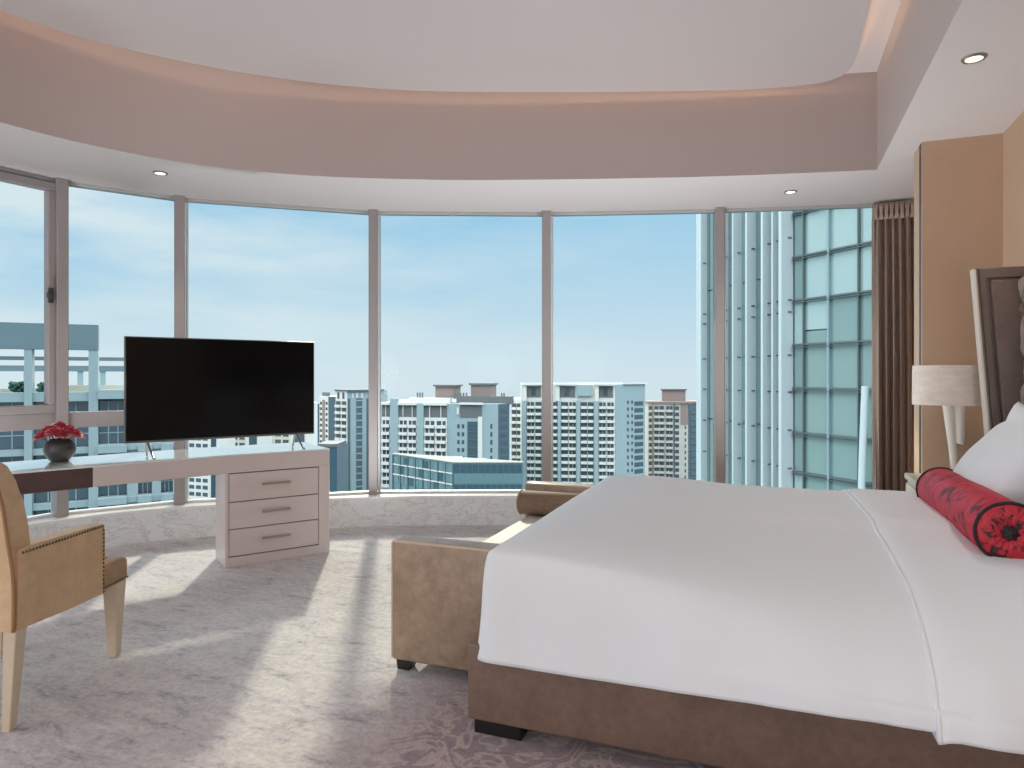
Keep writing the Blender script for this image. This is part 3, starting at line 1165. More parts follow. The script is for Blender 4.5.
for w in (.012, CW - .082):
    leg(sq(.014, .074, w, w + .05), sq(-.006, .030, w + .010, w + .040))
    leg(sq(.645, .718, w, w + .07), sq(.655, .695, w + .012, w + .052))

# ------------------------------------------------------------------ nightstand and lamp
ns = thing('nightstand', 'pale nightstand between headboard and curtain, mostly hidden by the bed', 'nightstand', (.98, 4.52, 0))
NO = ns.location.copy()
bm = bm_new()
add_box(bm, .77, 1.26, 4.25, 4.82, .05, .655, .006, 2)
obj('cabinet', bm, M['nightstand'], ns, 40, NO)
bm = bm_new()
add_box(bm, .755, 1.265, 4.235, 4.835, .655, .69, .004, 2)
obj('top', bm, M['nightstand'], ns, 40, NO)
for q in range(2):
    bm = bm_new()
    add_box(bm, .755, .772, 4.28, 4.79, .08 + q * .285, .35 + q * .285, .004, 2)
    d = obj('drawer', bm, M['nightstand'], ns, 40, NO)
    bm = bm_new()
    add_box(bm, .738, .755, 4.46, 4.61, .21 + q * .285, .225 + q * .285, .003, 1)
    obj('handle', bm, M['steel'], d, 40, NO)
for x, y in ((.81, 4.29), (1.2, 4.29), (.81, 4.77), (1.2, 4.77)):
    bm = bm_new()
    add_box(bm, x - .025, x + .025, y - .025, y + .025, 0, .052)
    obj('leg', bm, M['black_wood'], ns, None, NO)
lamp = thing('table_lamp', 'cream drum table lamp on a tapering white base beside the headboard', 'lamp', (.945, 4.52, .69))
LO = lamp.location.copy()
bm = bm_new()
add_lathe(bm, [(.197, .436), (.200, .436), (.198, .660), (.195, .660), (.197, .436)], 48, sx=1.0, sy=.72)
obj('shade', bm, M['shade'], lamp, 60)
bm = bm_new()
# forked sculptural stem: one long tapering prong and one short one
add_tube(bm, [(0, 0, .0), (0, 0, .015)], .06, 24)
path = [(.012, 0, .01), (.010, 0, .10), (.002, 0, .22), (-.012, 0, .36), (-.02, 0, .45)]
add_tube(bm, catmull([Vector(p) for p in path], 5), .02, 14, rs=[.017 + .015 * i / 20 for i in range(21)])
obj('base', bm, M['lamp_white'], lamp, 60)
bm = bm_new()
path = [(.034, -.012, .215), (.036, -.012, .23), (.036, -.012, .33), (.030, -.01, .45)]
add_tube(bm, catmull([Vector(p) for p in path], 5), .02, 14, rs=[.008, .014, .019, .022, .023] + [.024 + .0004 * i for i in range(11)])
obj('prong', bm, M['lamp_white'], lamp, 60)
bm = bm_new()
add_tube(bm, [(0, 0, .43), (0, 0, .52)], .012, 10)
add_tube(bm, [(-.19, 0, .52), (.19, 0, .52)], .003, 6)
obj('fitting', bm, M['steel'], lamp, 60)

# ------------------------------------------------------------------ curtain
cur = thing('curtain', 'floor length brown satin curtain gathered beside the right window', 'curtain', (.93, 6.40, 0))
bm = bm_new()
rows = []
NP = 150
for i in range(41):
    v = i / 40
    z = .01 + (SOFFIT - .03) * v
    row = []
    for j in range(NP + 1):
        u = j / NP
        amp = .058 + .016 * math.sin(u * 7) + .012 * (1 - v)
        ph = u * 2 * PI * 5.5 + .5 * math.sin(v * 3 + u * 5)
        if v > .955:
            amp *= .45
        x = .765 + .30 * u + .014 * math.sin(ph * 2 + 1.0) + .018 * (1 - v) * (1 - u)
        y = 6.40 + amp * math.sin(ph) + .012 * math.sin(u * 31 + v * 4)
        row.append((x, y, z))
    rows.append(row)
add_grid(bm, rows)
obj('drop', bm, M['curtain'], cur, 180, cur.location, solid=.003)
bm = bm_new()
for q in range(8):
    x = .785 + .265 * q / 7
    for s in (-.008, 0, .008):
        add_tube(bm, [(x + s * 1.6, 6.345, SOFFIT - .025), (x + s, 6.335, SOFFIT - .07), (x + s * .6, 6.338, SOFFIT - .11), (x + s * 1.5, 6.35, SOFFIT - .16)], .007, 6)
obj('pleat_heading', bm, M['curtain'], cur, 180, cur.location)

# ------------------------------------------------------------------ the city outside
YAW = math.radians(21)
RV = Vector((math.cos(YAW), math.sin(YAW), 0))
FV = Vector((-math.sin(YAW), math.cos(YAW), 0))
EYE = 1.29
GZ = -72.0
UNIT = {}
def unit_box(m):
    if m.name not in UNIT:
        bm = bm_new()
        add_box(bm, -.5, .5, -.5, .5, -.5, .5)
        me = bpy.data.meshes.new('box')
        bm.to_mesh(me)
        bm.free()
        me.materials.append(m)
        UNIT[m.name] = me
    return UNIT[m.name]

class Face:
    """a vertical facade plane: origin o, horizontal direction u (unit), outward normal n"""
    def __init__(self, o, u):
        self.o = Vector((o.x, o.y, 0))
        self.u = Vector((u.x, u.y, 0)).normalized()
        n = Vector((-self.u.y, self.u.x, 0))
        self.n = n if n.dot(-self.o) > 0 else -n
        self.ang = math.atan2(self.u.y, self.u.x)
        self.d0 = self.o.dot(FV)
    def s(self, px):
        k_ = (px - 512) / 683
        l, d = self.o.dot(RV), self.o.dot(FV)
        a, b = self.u.dot(RV), self.u.dot(FV)
        return (k_ * d - l) / (a - k_ * b)
    def z(self, y):
        return EYE - (y - 376) * self.d0 / 683
    def pt(self, s, out, z):
        p = self.o + self.u * s + self.n * out
        return Vector((p.x, p.y, z))
    def box(self, name, par, m, s0, s1, z0, z1, o0, o1, child_of=None):
        """a box part on this facade, o0..o1 measured outward; shares one mesh per material"""
        ob = bpy.data.objects.new(name, unit_box(m))
        COL.objects.link(ob)
        c = self.pt((s0 + s1) / 2, (o0 + o1) / 2, (z0 + z1) / 2)
        base = par
        ob.parent = base
        ob.location = c - base.location
        ob.rotation_euler = (0, 0, self.ang)
        ob.scale = (max(.001, abs(s1 - s0)), max(.001, abs(o1 - o0)), max(.001, abs(z1 - z0)))
        return ob

def dirv(deg):
    """horizontal direction: 0 = to the right across the view, 90 = straight away"""
    a = math.radians(deg)
    return RV * math.cos(a) + FV * math.sin(a)

def foot(px, D):
    return RV * ((px - 512) / 683 * D) + FV * D

class Tower:
    def __init__(self, name, label, D, xc, xl, xr, al, ar, ytop, wall, group=None, cat='building', zlow=None, backd=None):
        self.c = foot(xc, D)
        self.L = Face(self.c, dirv(al))
        self.Rf = Face(self.c, dirv(ar))
        self.sl, self.sr = self.L.s(xl), self.Rf.s(xr)
        self.zt = self.L.z(ytop)
        self.root = thing(name, label, cat, (self.c.x, self.c.y, GZ), 0, group)
        pl, pr = self.L.pt(self.sl, 0, 0), self.Rf.pt(self.sr, 0, 0)
        far = FV * (backd or (14 + .5 * max(self.sl, self.sr)))
        pts = [self.c, pr, pr + far, pl + far, pl]
        bm = bm_new()
        add_prism(bm, [(p.x, p.y, GZ) for p in pts], (0, 0, self.zt - GZ))
        obj('wall', bm, wall, self.root, None, self.root.location)
        self.D = D
        self.far = min(12, backd or 12)
    def slab(self, m, y0, y1, over=.8, name='roof_slab'):
        pl, pr = self.L.pt(self.sl + over * .3, over, 0), self.Rf.pt(self.sr + over * .3, over, 0)
        c = self.c - (self.c.normalized() * over * 1.3)
        far = FV * self.far
        bm = bm_new()
        z0, z1 = self.L.z(y0), self.L.z(y1)
        pts = [c, pr, pr + far, pl + far, pl]
        add_prism(bm, [(p.x, p.y, min(z0, z1)) for p in pts], (0, 0, abs(z1 - z0)))
        obj(name, bm, m, self.root, None, self.root.location)
    def penthouse(self, face, x0, x1, y0, y1, m, back=4, depth=8, cap=None):
        s0, s1 = sorted((face.s(x0), face.s(x1)))
        b = face.box('penthouse', self.root, m, s0, s1, face.z(y1) - .3, face.z(y0), -back - depth, -back)
        if cap:
            face.box('penthouse_roof', self.root, cap, s0 - .7, s1 + .7, face.z(y0), face.z(y0) + .7, -back - depth - .7, -back + .7)
    def strip(self, face, x0, x1, y0, y1, m, out=.1, name='glass_strip', o0=-.3):
        s0, s1 = sorted((face.s(x0), face.s(x1)))
        return face.box(name, self.root, m, s0, s1, face.z(y1), face.z(y0), o0, out)
    def windows(self, face, x0, x1, y0, fpx, n, m, hfrac=.55, out=.06, name='window'):
        s0, s1 = sorted((face.s(x0), face.s(x1)))
        fh = fpx * face.d0 / 683
        for i in range(n):
            zt = face.z(y0) - fh * i
            face.box(name, self.root, m, s0, s1, zt - fh * hfrac, zt, -.3, out)
    def balconies(self, face, x0, x1, y0, fpx, n, m, mw, out=1.1, split=True, div=None):
        s0, s1 = sorted((face.s(x0), face.s(x1)))
        fh = fpx * face.d0 / 683
        for i in range(n):
            zt = face.z(y0) - fh * i
            if split:
                g = (s1 - s0) * .06
                sm = s0 + (s1 - s0) * random.uniform(.42, .6)
                face.box('window', self.root, mw, s0 + g, sm - g, zt - fh * .66, zt - fh * .06, -.3, .38)
                face.box('window', self.root, mw, sm + g, s1 - g, zt - fh * .66, zt - fh * .06, -.3, .38)
            else:
                face.box('window', self.root, mw, s0, s1, zt - fh * .66, zt - fh * .06, -.3, .38)
            face.box('balcony', self.root, m, s0, s1, zt - fh * 1.0, zt - fh * .62, .0, out)

# ground
bm = bm_new()
add_lathe(bm, [(0, GZ), (900, GZ)], 64, center=(-150, 300, 0))
struct(obj('ground', bm, M['ground']))

# --- pale blue office across the street (far left), rooftop portal and pergola
P = foot(98, 55)
fa = Face(P, -dirv(27.5))             # runs to the left, coming nearer
off = thing('office_building', 'pale blue office building with open rooftop frame behind the left windows', 'building', (P.x, P.y, GZ))
def ox(x):
    return fa.s(x)
sR, sL = ox(186), ox(-170)
zz_ = fa.z
bm = bm_new()
pts = [fa.pt(sR, -1.2, GZ), fa.pt(sL, -1.2, GZ), fa.pt(sL, -22, GZ), fa.pt(sR, -22, GZ)]
add_prism(bm, pts, (0, 0, zz_(393) - GZ))
obj('wall', bm, M['off_wall'], off, None, off.location)
colsx = [(-150, -138), (-98, -88), (-42, -34), (24, 32), (88.5, 98), (127, 138), (152, 161), (173, 186)]
for a, b in colsx:
    roof = a < 98
    fa.box('column', off, M['off_wall'], ox(a), ox(b), zz_(600), zz_(350 if roof and b <= 98 else 393), -1.3, 0)
for y in (392, 447, 500.5, 553):
    hgt = 9 if y == 392 else 6
    fa.box('floor_band', off, M['off_wall'], sL, ox(98), zz_(y + hgt), zz_(y), -1.3, -.25)
    fa.box('floor_band', off, M['off_wall'], ox(98), sR, zz_(y + hgt - 2), zz_(y - 2), -1.3, .2)
for a, b in zip(colsx, colsx[1:]):
    for y0, y1 in ((401.5, 446.5), (453, 500), (507, 552)):
        wn_ = fa.box('window', off, M['off_glass'], ox(a[1]), ox(b[0]), zz_(y1), zz_(y0), -1.25, -1.0)
        s0, s1 = sorted((ox(a[1]), ox(b[0])))
        bm = bm_new()
        nb = 4 if s1 - s0 > 3 else 3
        for q in range(1, nb):
            x_ = s0 + (s1 - s0) * q / nb
            c = fa.pt(x_, -.97, 0)
            X_ = Matrix.Translation((c.x, c.y, 0)) @ Matrix.Rotation(fa.ang, 4, 'Z')
            add_box(bm, -.035, .035, -.04, .04, zz_(y1), zz_(y0), X=X_)
        zc_ = zz_(y0 + (y1 - y0) * .72)
        c = fa.pt((s0 + s1) / 2, -.97, 0)
        X_ = Matrix.Translation((c.x, c.y, 0)) @ Matrix.Rotation(fa.ang, 4, 'Z')
        add_box(bm, -(s1 - s0) / 2, (s1 - s0) / 2, -.04, .04, zc_ - .04, zc_ + .04, X=X_)
        obj('window_bars', bm, M['off_mull'], off, None, off.location)
# projecting balconies on the narrow bays
for (a, b) in ((98, 127), (138, 152), (161, 173)):
    for y in (444, 496):
        fa.box('balcony', off, M['off_wall'], ox(a), ox(b), zz_(y + 9), zz_(y + 2), -.9, .55)
fa.box('roof_beam', off, M['off_dark'], sL, ox(98), zz_(350), zz_(325), -1.3, .05)
for (y0, y1, o0, o1) in ((357.5, 361, -5.2, -4.6), (366, 371.5, -12.6, -12.0)):
    sc_ = (fa.d0 + 5 if o0 > -6 else fa.d0 + 11) / fa.d0
    fa.box('pergola_beam', off, M['off_dark'], sL, ox(185), EYE - (y1 - 376) * fa.d0 * sc_ / 683, EYE - (y0 - 376) * fa.d0 * sc_ / 683, o0, o1)
for x in (-120, -70, -25, 12, 42, 70, 111, 150):
    s = ox(x)
    fa.box('pergola_post', off, M['off_wall'], s - .22 - 1.5, s + .22 - 1.5, zz_(393), EYE + 6 * (fa.d0 + 11) / 683, -12.6, -12.1)
fa.box('parapet', off, M['cream'], ox(62), ox(185), zz_(393), zz_(385.5), -3.6, -3.2)
fa.box('parapet', off, M['cream'], sL, ox(30), zz_(393), zz_(389), -5.6, -5.2)
for a, b in ((4, 20), (33, 46), (-60, -45)):
    s0, s1 = sorted((ox(a), ox(b)))
    bm = bm_new()
    for q in range(60):
        p = fa.pt(random.uniform(s0, s1), random.uniform(-3.1, -2.2), zz_(392) + random.uniform(0, .75))
        rr = random.uniform(.10, .2)
        add_lathe(bm, [(0, -rr), (rr * .8, -rr * .5), (rr, 0), (rr * .7, rr * .6), (0, rr)], 6, center=p)
    o = obj('roof_planter', bm, M['plant_green'], off, 180, off.location)

# --- towers seen under the television and the desk
for nm, lb, D, xc, xl, xr, yt in (
        ('apartment_tower', 'white gridded apartment tower seen under the desk beside the drawers', 300, 209, 188, 217, 408),
        ('apartment_tower', 'white apartment tower showing just below the middle of the television', 330, 246, 224, 258, 400),
        ('apartment_tower', 'blue and white tower showing below the right end of the television', 360, 290, 266, 306, 404)):
    t = Tower(nm, lb, D, xc, xl, xr, 160, 40, yt, M['tw_white'], 'distant apartment towers')
    n = int((512 - yt - 8) / 7)
    wdt = xc - xl
    for q in range(3):
        t.windows(t.L, xl + wdt * (.06 + .32 * q), xl + wdt * (.30 + .32 * q), yt + 8, 7, n, M['win_blue'], .55)
    t.strip(t.Rf, xc + (xr - xc) * .25, xc + (xr - xc) * .9, yt + 4, 520, M['win_blue'], .15)

# --- tower just right of the television
t = Tower('apartment_tower', 'slim white and blue tower just right of the television', 420, 328, 319.5, 337, 150, 32, 396.5, M['tw_white'], 'distant apartment towers')
t.strip(t.L, 322.5, 325, 400, 520, M['tw_pink'], .2, 'pier')
t.strip(t.Rf, 328.4, 337, 396.6, 520, M['tw_deep'], .2, 'pier')
t.windows(t.L, 320, 322, 402, 5.5, 16, M['win_dark'], .5)
t.windows(t.L, 325.6, 327.6, 402, 5.5, 16, M['win_dark'], .5)
t.penthouse(t.Rf, 328, 332, 392.5, 396.5, M['tw_grey'])
t = Tower('hazy_tower', 'small hazy blue tower at the television edge', 620, 319, 313, 322, 160, 30, 404, M['tw_deep'], 'distant apartment towers')
t.windows(t.L, 313.6, 318.4, 407, 4.5, 16, M['win_blue'], .5)
t = Tower('low_block', 'low teal block in front of the slim tower by the drawers', 240, 331, 318, 337, 165, 30, 447, M['block_dark'])
t.slab(M['tw_grey'], 447, 444, .3)
t.windows(t.L, 319, 330, 451, 8, 7, M['win_blue'], .5)

# --- tall tower left of the central mullion
t = Tower('apartment_tower', 'tall tower with white balconies and blue striped side, left of the central mullion', 310, 347.5, 336, 379, 142, 20, 391, M['tw_blue'], 'distant apartment towers')
t.strip(t.L, 336.1, 347.3, 391.2, 520, M['tw_white'], .3, 'pier')
t.balconies(t.L, 336.6, 341.3, 401, 6.65, 15, M['tw_white'], M['win_dark'], 1.2, False)
t.balconies(t.L, 342.3, 346.8, 401, 6.65, 15, M['tw_white'], M['win_dark'], 1.2, False)
t.strip(t.L, 338, 340, 392.5, 399, M['win_dark'], .4)
t.strip(t.L, 343, 345, 392.5, 399, M['win_dark'], .4)
for a, b in ((347.9, 350.2), (356.2, 362.2), (366.4, 372)):
    t.strip(t.Rf, a, b, 398.5, 520, M['tw_deep'], .25, 'glass_strip')
for a, b in ((352, 353.4), (356, 358), (361, 363)):
    t.strip(t.Rf, a, b, 393, 398, M['tw_white'], .3, 'pier')
for q in range(14):
    t.strip(t.Rf, 356.4, 362, 400 + q * 6.65, 401.2 + q * 6.65, M['tw_blue'], .4, 'floor_band')
t.slab(M['tw_grey'], 391.2, 389.6, .8)

# --- the broad complex in the middle
t = Tower('apartment_block', 'broad pale blue apartment complex with rooftop boxes, centre of the view', 256, 498, 382, 509, 166, 50, 404, M['tw_blue'], 'distant apartment towers')
F_ = t.L
for a, b in ((382, 390.5), (399, 417.2), (424.5, 447)):
    t.strip(F_, a, b, 418.5, 520, M['tw_white'], .3, 'wall_panel')
    t.strip(F_, a, b, 406, 418.5, M['tw_grey'], .15, 'roof_recess')
    t.strip(F_, a - .3, b + .3, 403.2, 406, M['tw_white'], 1.2, 'eave')
    nx = 1 if b - a < 10 else 2
    for q in range(nx):
        wq = (b - a) / nx
        t.balconies(F_, a + wq * q + .6, a + wq * (q + 1) - .4, 421.5, 7.8, 9, M['tw_white'], M['win_dark'], 1.3)
        t.strip(F_, a + wq * q + wq * .45, a + wq * q + wq * .52, 406, 418.5, M['tw_white'], .5, 'roof_frame')
t.strip(F_, 391, 399, 399.5, 520, M['tw_blue'], .9, 'pier')
t.strip(F_, 417.5, 424.3, 404, 520, M['tw_blue'], .9, 'pier')
for x in (457.3, 461.8):
    t.windows(F_, x, x + 2.4, 425, 8, 8, M['win_dark'], .5)
t.strip(F_, 460, 482, 404.6, 418, M['tw_grey'], .15, 'roof_recess')
t.strip(F_, 457, 459, 408, 415, M['tw_white'], .3, 'roof_frame')
t.strip(F_, 460, 483, 403, 405, M['tw_white'], 1.0, 'eave')
t.strip(F_, 467.5, 477.5, 422, 520, M['win_blue'], .15)
for q in range(9):
    t.strip(F_, 467.5, 477.5, 424 + q * 8, 425 + q * 8, M['tw_deep'], .3, 'floor_band')
t.strip(F_, 478.2, 482.5, 417, 520, M['tw_white'], .4, 'pier')
t.windows(F_, 490.4, 492.4, 424, 8, 8, M['win_dark'], .6)
t.strip(t.Rf, 498.3, 508.8, 404.2, 520, M['tw_deep'], .3, 'wall_panel')
t.windows(t.Rf, 500, 507, 409, 8, 10, M['win_blue'], .5, .4)
t.penthouse(F_, 428, 447.5, 387, 398, M['tw_pink'], 8, 8, M['tw_grey'])
t.penthouse(F_, 464.5, 485, 385.3, 398, M['tw_pink'], 8, 8, M['tw_grey'])
t.penthouse(F_, 452, 508, 396.8, 404, M['tw_grey'], 5, 4)
t.penthouse(F_, 405, 446, 399, 404, M['tw_white'], 4, 3)
for x in (411, 413.5, 416, 449, 452, 455, 458, 461, 497, 499.5):
    s = F_.s(x)
    F_.box('roof_post', t.root, M['tw_grey'], s - .25, s + .25, F_.z(400), F_.z(393.5), -7, -6.5)

# --- low teal glass block before it
t = Tower('glass_block', 'low teal glass office block with pale flat roof', 150, 453, 393, 523, 134, 0, 463, M['block_glass'], None, 'building', backd=2)
t.slab(M['roof_pale'], 463.3, 462.2, .15)
for q in range(12):
    x0 = 394 + q * 4.95
    t.strip(t.L, x0 + .35, x0 + 4.5, 465, 472.5, M['block_dark' if q in (2, 6) else 'block_glass'], .08, 'pane')
    t.strip(t.L, x0 + .35, x0 + 4.5, 474, 483, M['block_dark' if q % 4 == 1 else 'block_glass'], .08, 'pane')
    t.strip(t.L, x0 + .35, x0 + 4.5, 484.5, 494, M['block_dark' if q % 5 == 3 else 'block_glass'], .08, 'pane')
for q in range(9):
    t.strip(t.L, 393 + q * 7.5, 393.5 + q * 7.5, 464, 505, M['tw_deep'], .25, 'mullion')
for y in (473, 484):
    t.strip(t.L, 393, 453, y, y + 1.2, M['tw_white'], .2, 'floor_band')
for q in range(11):
    x0 = 454 + q * 6.2
    t.strip(t.Rf, x0, x0 + 5.7, 464.5, 473, M['block_dark'], .08, 'pane')
    t.strip(t.Rf, x0, x0 + 5.7, 474, 483.5, M['block_glass'], .08, 'pane')
    t.strip(t.Rf, x0, x0 + 5.7, 484.5, 495, M['block_dark'], .08, 'pane')
for a, b, h in ((412, 420, 459.5), (440, 462, 457.5), (470, 486, 459.5), (426, 434, 458)):
    f2 = Face(foot(a, 166), dirv(0))
    f2.box('roof_unit', t.root, M['roof_pale'], 0, f2.s(b), f2.z(463), f2.z(h), -3, 0)

# --- white block with balcony bays on the right of the central view
t = Tower('apartment_block', 'white apartment block with many balcony bays and a pale blue end wall', 290, 615, 521.5, 645, 171, 35, 384, M['tw_white'], 'distant apartment towers')
F_ = t.L
bays = [(527, 534.5), (535.5, 541.5), (551.5, 557.5), (561.5, 568), (569, 576), (581, 587), (588, 593.5), (599, 606), (607, 614)]
for a, b in bays:
    t.balconies(F_, a, b, 402, 6.95, 14, M['tw_white'], M['win_dark'], 1.2, b - a > 6.6)
for a, b in ((522, 526.6), (542, 546), (558, 561), (576.6, 580.4), (594.3, 598.4)):
    t.strip(F_, a, b, 401, 520, M['tw_blue'], 1.6, 'pier')
for a, b in ((527, 541), (560, 575), (599, 613)):
    t.strip(F_, a, b, 386.5, 397.5, M['tw_grey'], .2, 'roof_recess')
    t.strip(F_, a + (b - a) * .3, a + (b - a) * .62, 388, 396, M['win_dark'], .3, 'roof_opening')
    t.strip(F_, a - 4, a - .2, 385, 401, M['tw_white'], 1.2, 'roof_frame')
    t.strip(F_, a - 4.4, b + 1, 383.2, 385.4, M['tw_white'], 1.8, 'eave')
t.strip(F_, 577, 592, 385, 396, M['tw_blue'], 1.2, 'wall_panel')
t.strip(t.Rf, 615.3, 644.6, 384.3, 520, M['tw_blue'], .3, 'wall_panel')
for x in (626.6, 630.8):
    t.windows(t.Rf, x, x + 1.6, 401, 6.95, 13, M['win_dark'], .45, .4)
t.windows(t.Rf, 634, 642.6, 402, 6.95, 14, M['win_blue'], .62, .4)
t.strip(t.Rf, 622.5, 646, 383, 384.4, M['tw_white'], 1.0, 'eave')
t2 = Tower('apartment_block', 'lower white balcony wing left of the white block, behind the glass block', 345, 521, 511, 524, 168, 60, 399, M['tw_white'], 'distant apartment towers')
t2.balconies(t2.L, 512, 516.3, 403, 6.9, 14, M['tw_white'], M['win_dark'], 1.0, False)
t2.balconies(t2.L, 517, 521.3, 403, 6.9, 14, M['tw_white'], M['win_dark'], 1.0, False)

# --- beige and brown tower
t = Tower('apartment_tower', 'beige apartment tower with pinkish rooftop box, last before the glass tower', 340, 688, 648, 700.5, 168, 48, 403, M['tw_beige'], 'distant apartment towers')
F_ = t.L
for a, b in ((653.8, 664.5), (665.8, 673)):
    t.balconies(F_, a, b, 406, 6.2, 14, M['tw_beige'], M['win_dark'], 1.2)
for a, b in ((648.7, 652), (675, 679)):
    t.windows(F_, a, b, 406.5, 6.2, 14, M['win_dark'], .6)
t.strip(F_, 652.3, 653.3, 404, 520, M['tw_pink'], .5, 'pier')
t.strip(F_, 673.6, 674.7, 404, 520, M['win_dark'], .3, 'glass_strip')
t.strip(F_, 680.5, 687.8, 403.2, 424, M['tw_pink'], .4, 'wall_panel')
t.windows(F_, 684.6, 686, 426, 6.2, 11, M['win_dark'], .5)
t.strip(t.Rf, 688.2, 700.2, 403.2, 520, M['tw_deep'], .3, 'wall_panel')
t.windows(t.Rf, 689.5, 697, 411, 6.2, 13, M['win_blue'], .55, .5)
t.slab(M['tw_pink'], 403.6, 401.6, .7)
t.penthouse(F_, 662, 686, 390.5, 402, M['tw_pink'], 5, 8, M['tw_grey'])
t = Tower('hazy_tower', 'narrow hazy block between the white block and the beige tower', 520, 648, 640, 656, 165, 40, 428, M['tw_white'], 'distant apartment towers')
t.windows(t.L, 641, 647, 432, 5, 14, M['tw_deep'], .5)
bm = bm_new()
HP = foot(672, 1500)
rows = []
for i in range(13):
    a = i / 12
    rows.append([(HP.x + RV.x * (x_ - 6) * 30 + FV.x * (a - .5) * 300, HP.y + RV.y * (x_ - 6) * 30 + FV.y * (a - .5) * 300,
                  GZ - 40 + (55 + 8 * math.sin(x_)) * math.sin(PI * x_ / 12) * math.sin(PI * a)) for x_ in range(13)])
add_grid(bm, rows)
struct(obj('hill', bm, M['hill'], smooth=180))

# --- the glass tower close by on the right
KC = foot(791.5, 20)
ga = Face(KC, foot(886, 17.2) - KC)
gb = Face(KC, foot(699, 25) - KC)
gt = thing('glass_tower', 'teal glass tower with white vertical fins close outside the right window', 'building', (KC.x, KC.y, GZ))
sa, sb = ga.s(1010), gb.s(699)
bm = bm_new()
pa, pb = ga.pt(sa, -.14, 0), gb.pt(sb, -.14, 0)
kk = KC - KC.normalized() * -.16
deep = FV * 14 + RV * 6
pts = [kk, pa, pa + deep, pb + deep * .8, pb]
ZB, ZT = -30.0, 16.0
add_prism(bm, [(p.x, p.y, GZ) for p in pts], (0, 0, ZT - GZ))
obj('core', bm, M['gt_glass_c'], gt, None, gt.location)
xa = [793, 804, 829, 859, 874, 912, 960, 1010]
rowsz = [ga.z(y) for y in (-30, 20, 70, 120, 168, 214, 258, 301, 345, 388, 432, 471, 512, 560, 620)]
for i in range(len(xa) - 1):
    s0, s1 = ga.s(xa[i]), ga.s(xa[i + 1])
    for j in range(len(rowsz) - 1):
        if i == 1 and j == 7:
            continue
        zt_, zb_ = rowsz[j], rowsz[j + 1]
        p = ga.box('pane', gt, M[random.choice(('gt_glass', 'gt_glass', 'gt_glass_b'))] if j > 8 or i in (0,) else M['gt_glass_b' if j < 7 else 'gt_glass'], s0 + .02, s1 - .02, zb_ + .03, zt_ - .03, -.13, -.04)  # upper panes paler: the bright sky's reflection put into their colour
        p.rotation_euler.z += random.uniform(-.012, .012)
s0, s1 = ga.s(804), ga.s(829)
ga.box('pane', gt, M['gt_glass_b'], s0 + .02, s1 - .02, ga.z(331), rowsz[7] - .03, -.13, -.04)
ga.box('pane', gt, M['gt_glass'], s0 + .02, s1 - .02, rowsz[8] + .03, ga.z(332.5), -.13, -.04)
for x in xa[1:]:
    s = ga.s(x)
    wid = .03 if x == 829 else .018
    ga.box('mullion', gt, M['off_mull' if x == 829 else 'gt_frame'], s - wid, s + wid, ZB, ZT, -.12, .05)
for z_ in rowsz[1:]:
    ga.box('transom', gt, M['gt_frame'], ga.s(793), sa, z_ - .025, z_ + .025, -.12, .03)
    ga.box('transom_cap', gt, M['gt_frame'], ga.s(793), sa, z_ - .085, z_ - .065, -.12, .06)
xb = [699, 709, 727, 740.5, 754.5, 770, 779.5, 790]
for i in range(len(xb) - 1):
    s0, s1 = gb.s(xb[i]), gb.s(xb[i + 1])
    for (y0, y1) in ((-40, 272), (272, 428), (428, 600)):
        gb.box('side_pane', gt, M['gt_glass' if i % 2 else 'gt_glass_c'], s1 + .02, s0 - .02, gb.z(y1) + .02, gb.z(y0) - .02, -.13, -.03)
for x, wd, dp in ((704, .16, .22), (726.5, .07, .28), (740.5, .035, .30), (754.3, .045, .30), (770.3, .05, .30), (779.5, .035, .26), (790.5, .065, .36)):
    s = gb.s(x)
    gb.box('fin', gt, M['gt_fin'], s - wd, s + wd, ZB, ZT, -.05, dp)
    for y in (238, 300, 312, 355, 392, 430, 468):
        gb.box('bracket', gt, M['gt_frame'], s - wd - .02, s + wd + .06, gb.z(y) - .02, gb.z(y) + .02, .02, .14)
bm = bm_new()
add_tube(bm, [ga.pt(ga.s(872), .25, ga.z(385)), ga.pt(ga.s(869.5), .25, ga.z(440)), ga.pt(ga.s(866), .25, ga.z(560))], .09, 10)
obj('strut', bm, M['gt_fin'], gt, 60, gt.location)

# --- unseen slab added outside the right-hand windows to keep sun off the bed
ov = [p for p in curve if p.x > -3.4]
bm = bm_new()
sweep_rect(bm, ov, .25, 3.0, 3.55, 3.75)
struct(obj('sun_block_slab', bm, M['white_alu']))


# ------------------------------------------------------------------ camera
cam = bpy.data.cameras.new('camera')
co_ = bpy.data.objects.new('camera', cam)
COL.objects.link(co_)
co_.location = (0, 0, 1.29)
co_.rotation_euler = (PI / 2, 0, math.radians(21))
cam.sensor_width = 36
cam.lens = 683 / 1024 * 36
cam.shift_y = -8 / 1024
cam.clip_end = 6000
C.camera = co_

# ------------------------------------------------------------------ light
w = bpy.data.worlds.new('sky')
C.world = w
w.use_nodes = True
nt = w.node_tree
bg = nt.nodes['Background']
def wn(t, **kw):
    n = nt.nodes.new(t)
    for k_, v_ in kw.items():
        setattr(n, k_, v_)
    return n
tc = wn('ShaderNodeTexCoord')
sp = wn('ShaderNodeSeparateXYZ')
nt.links.new(tc.outputs['Generated'], sp.inputs[0])
rp = wn('ShaderNodeValToRGB')
els = rp.color_ramp.elements
stops = [(0.0, lin(204, 220, 228)), (.035, lin(198, 218, 229)), (.12, lin(176, 208, 227)), (.25, lin(144, 194, 224)), (.42, lin(205, 216, 226)), (1.0, lin(214, 222, 230))]
while len(els) < len(stops):
    els.new(.5)
for e, (p, c_) in zip(els, stops):
    e.position = p
    e.color = (*c_, 1)
nt.links.new(sp.outputs['Z'], rp.inputs[0])
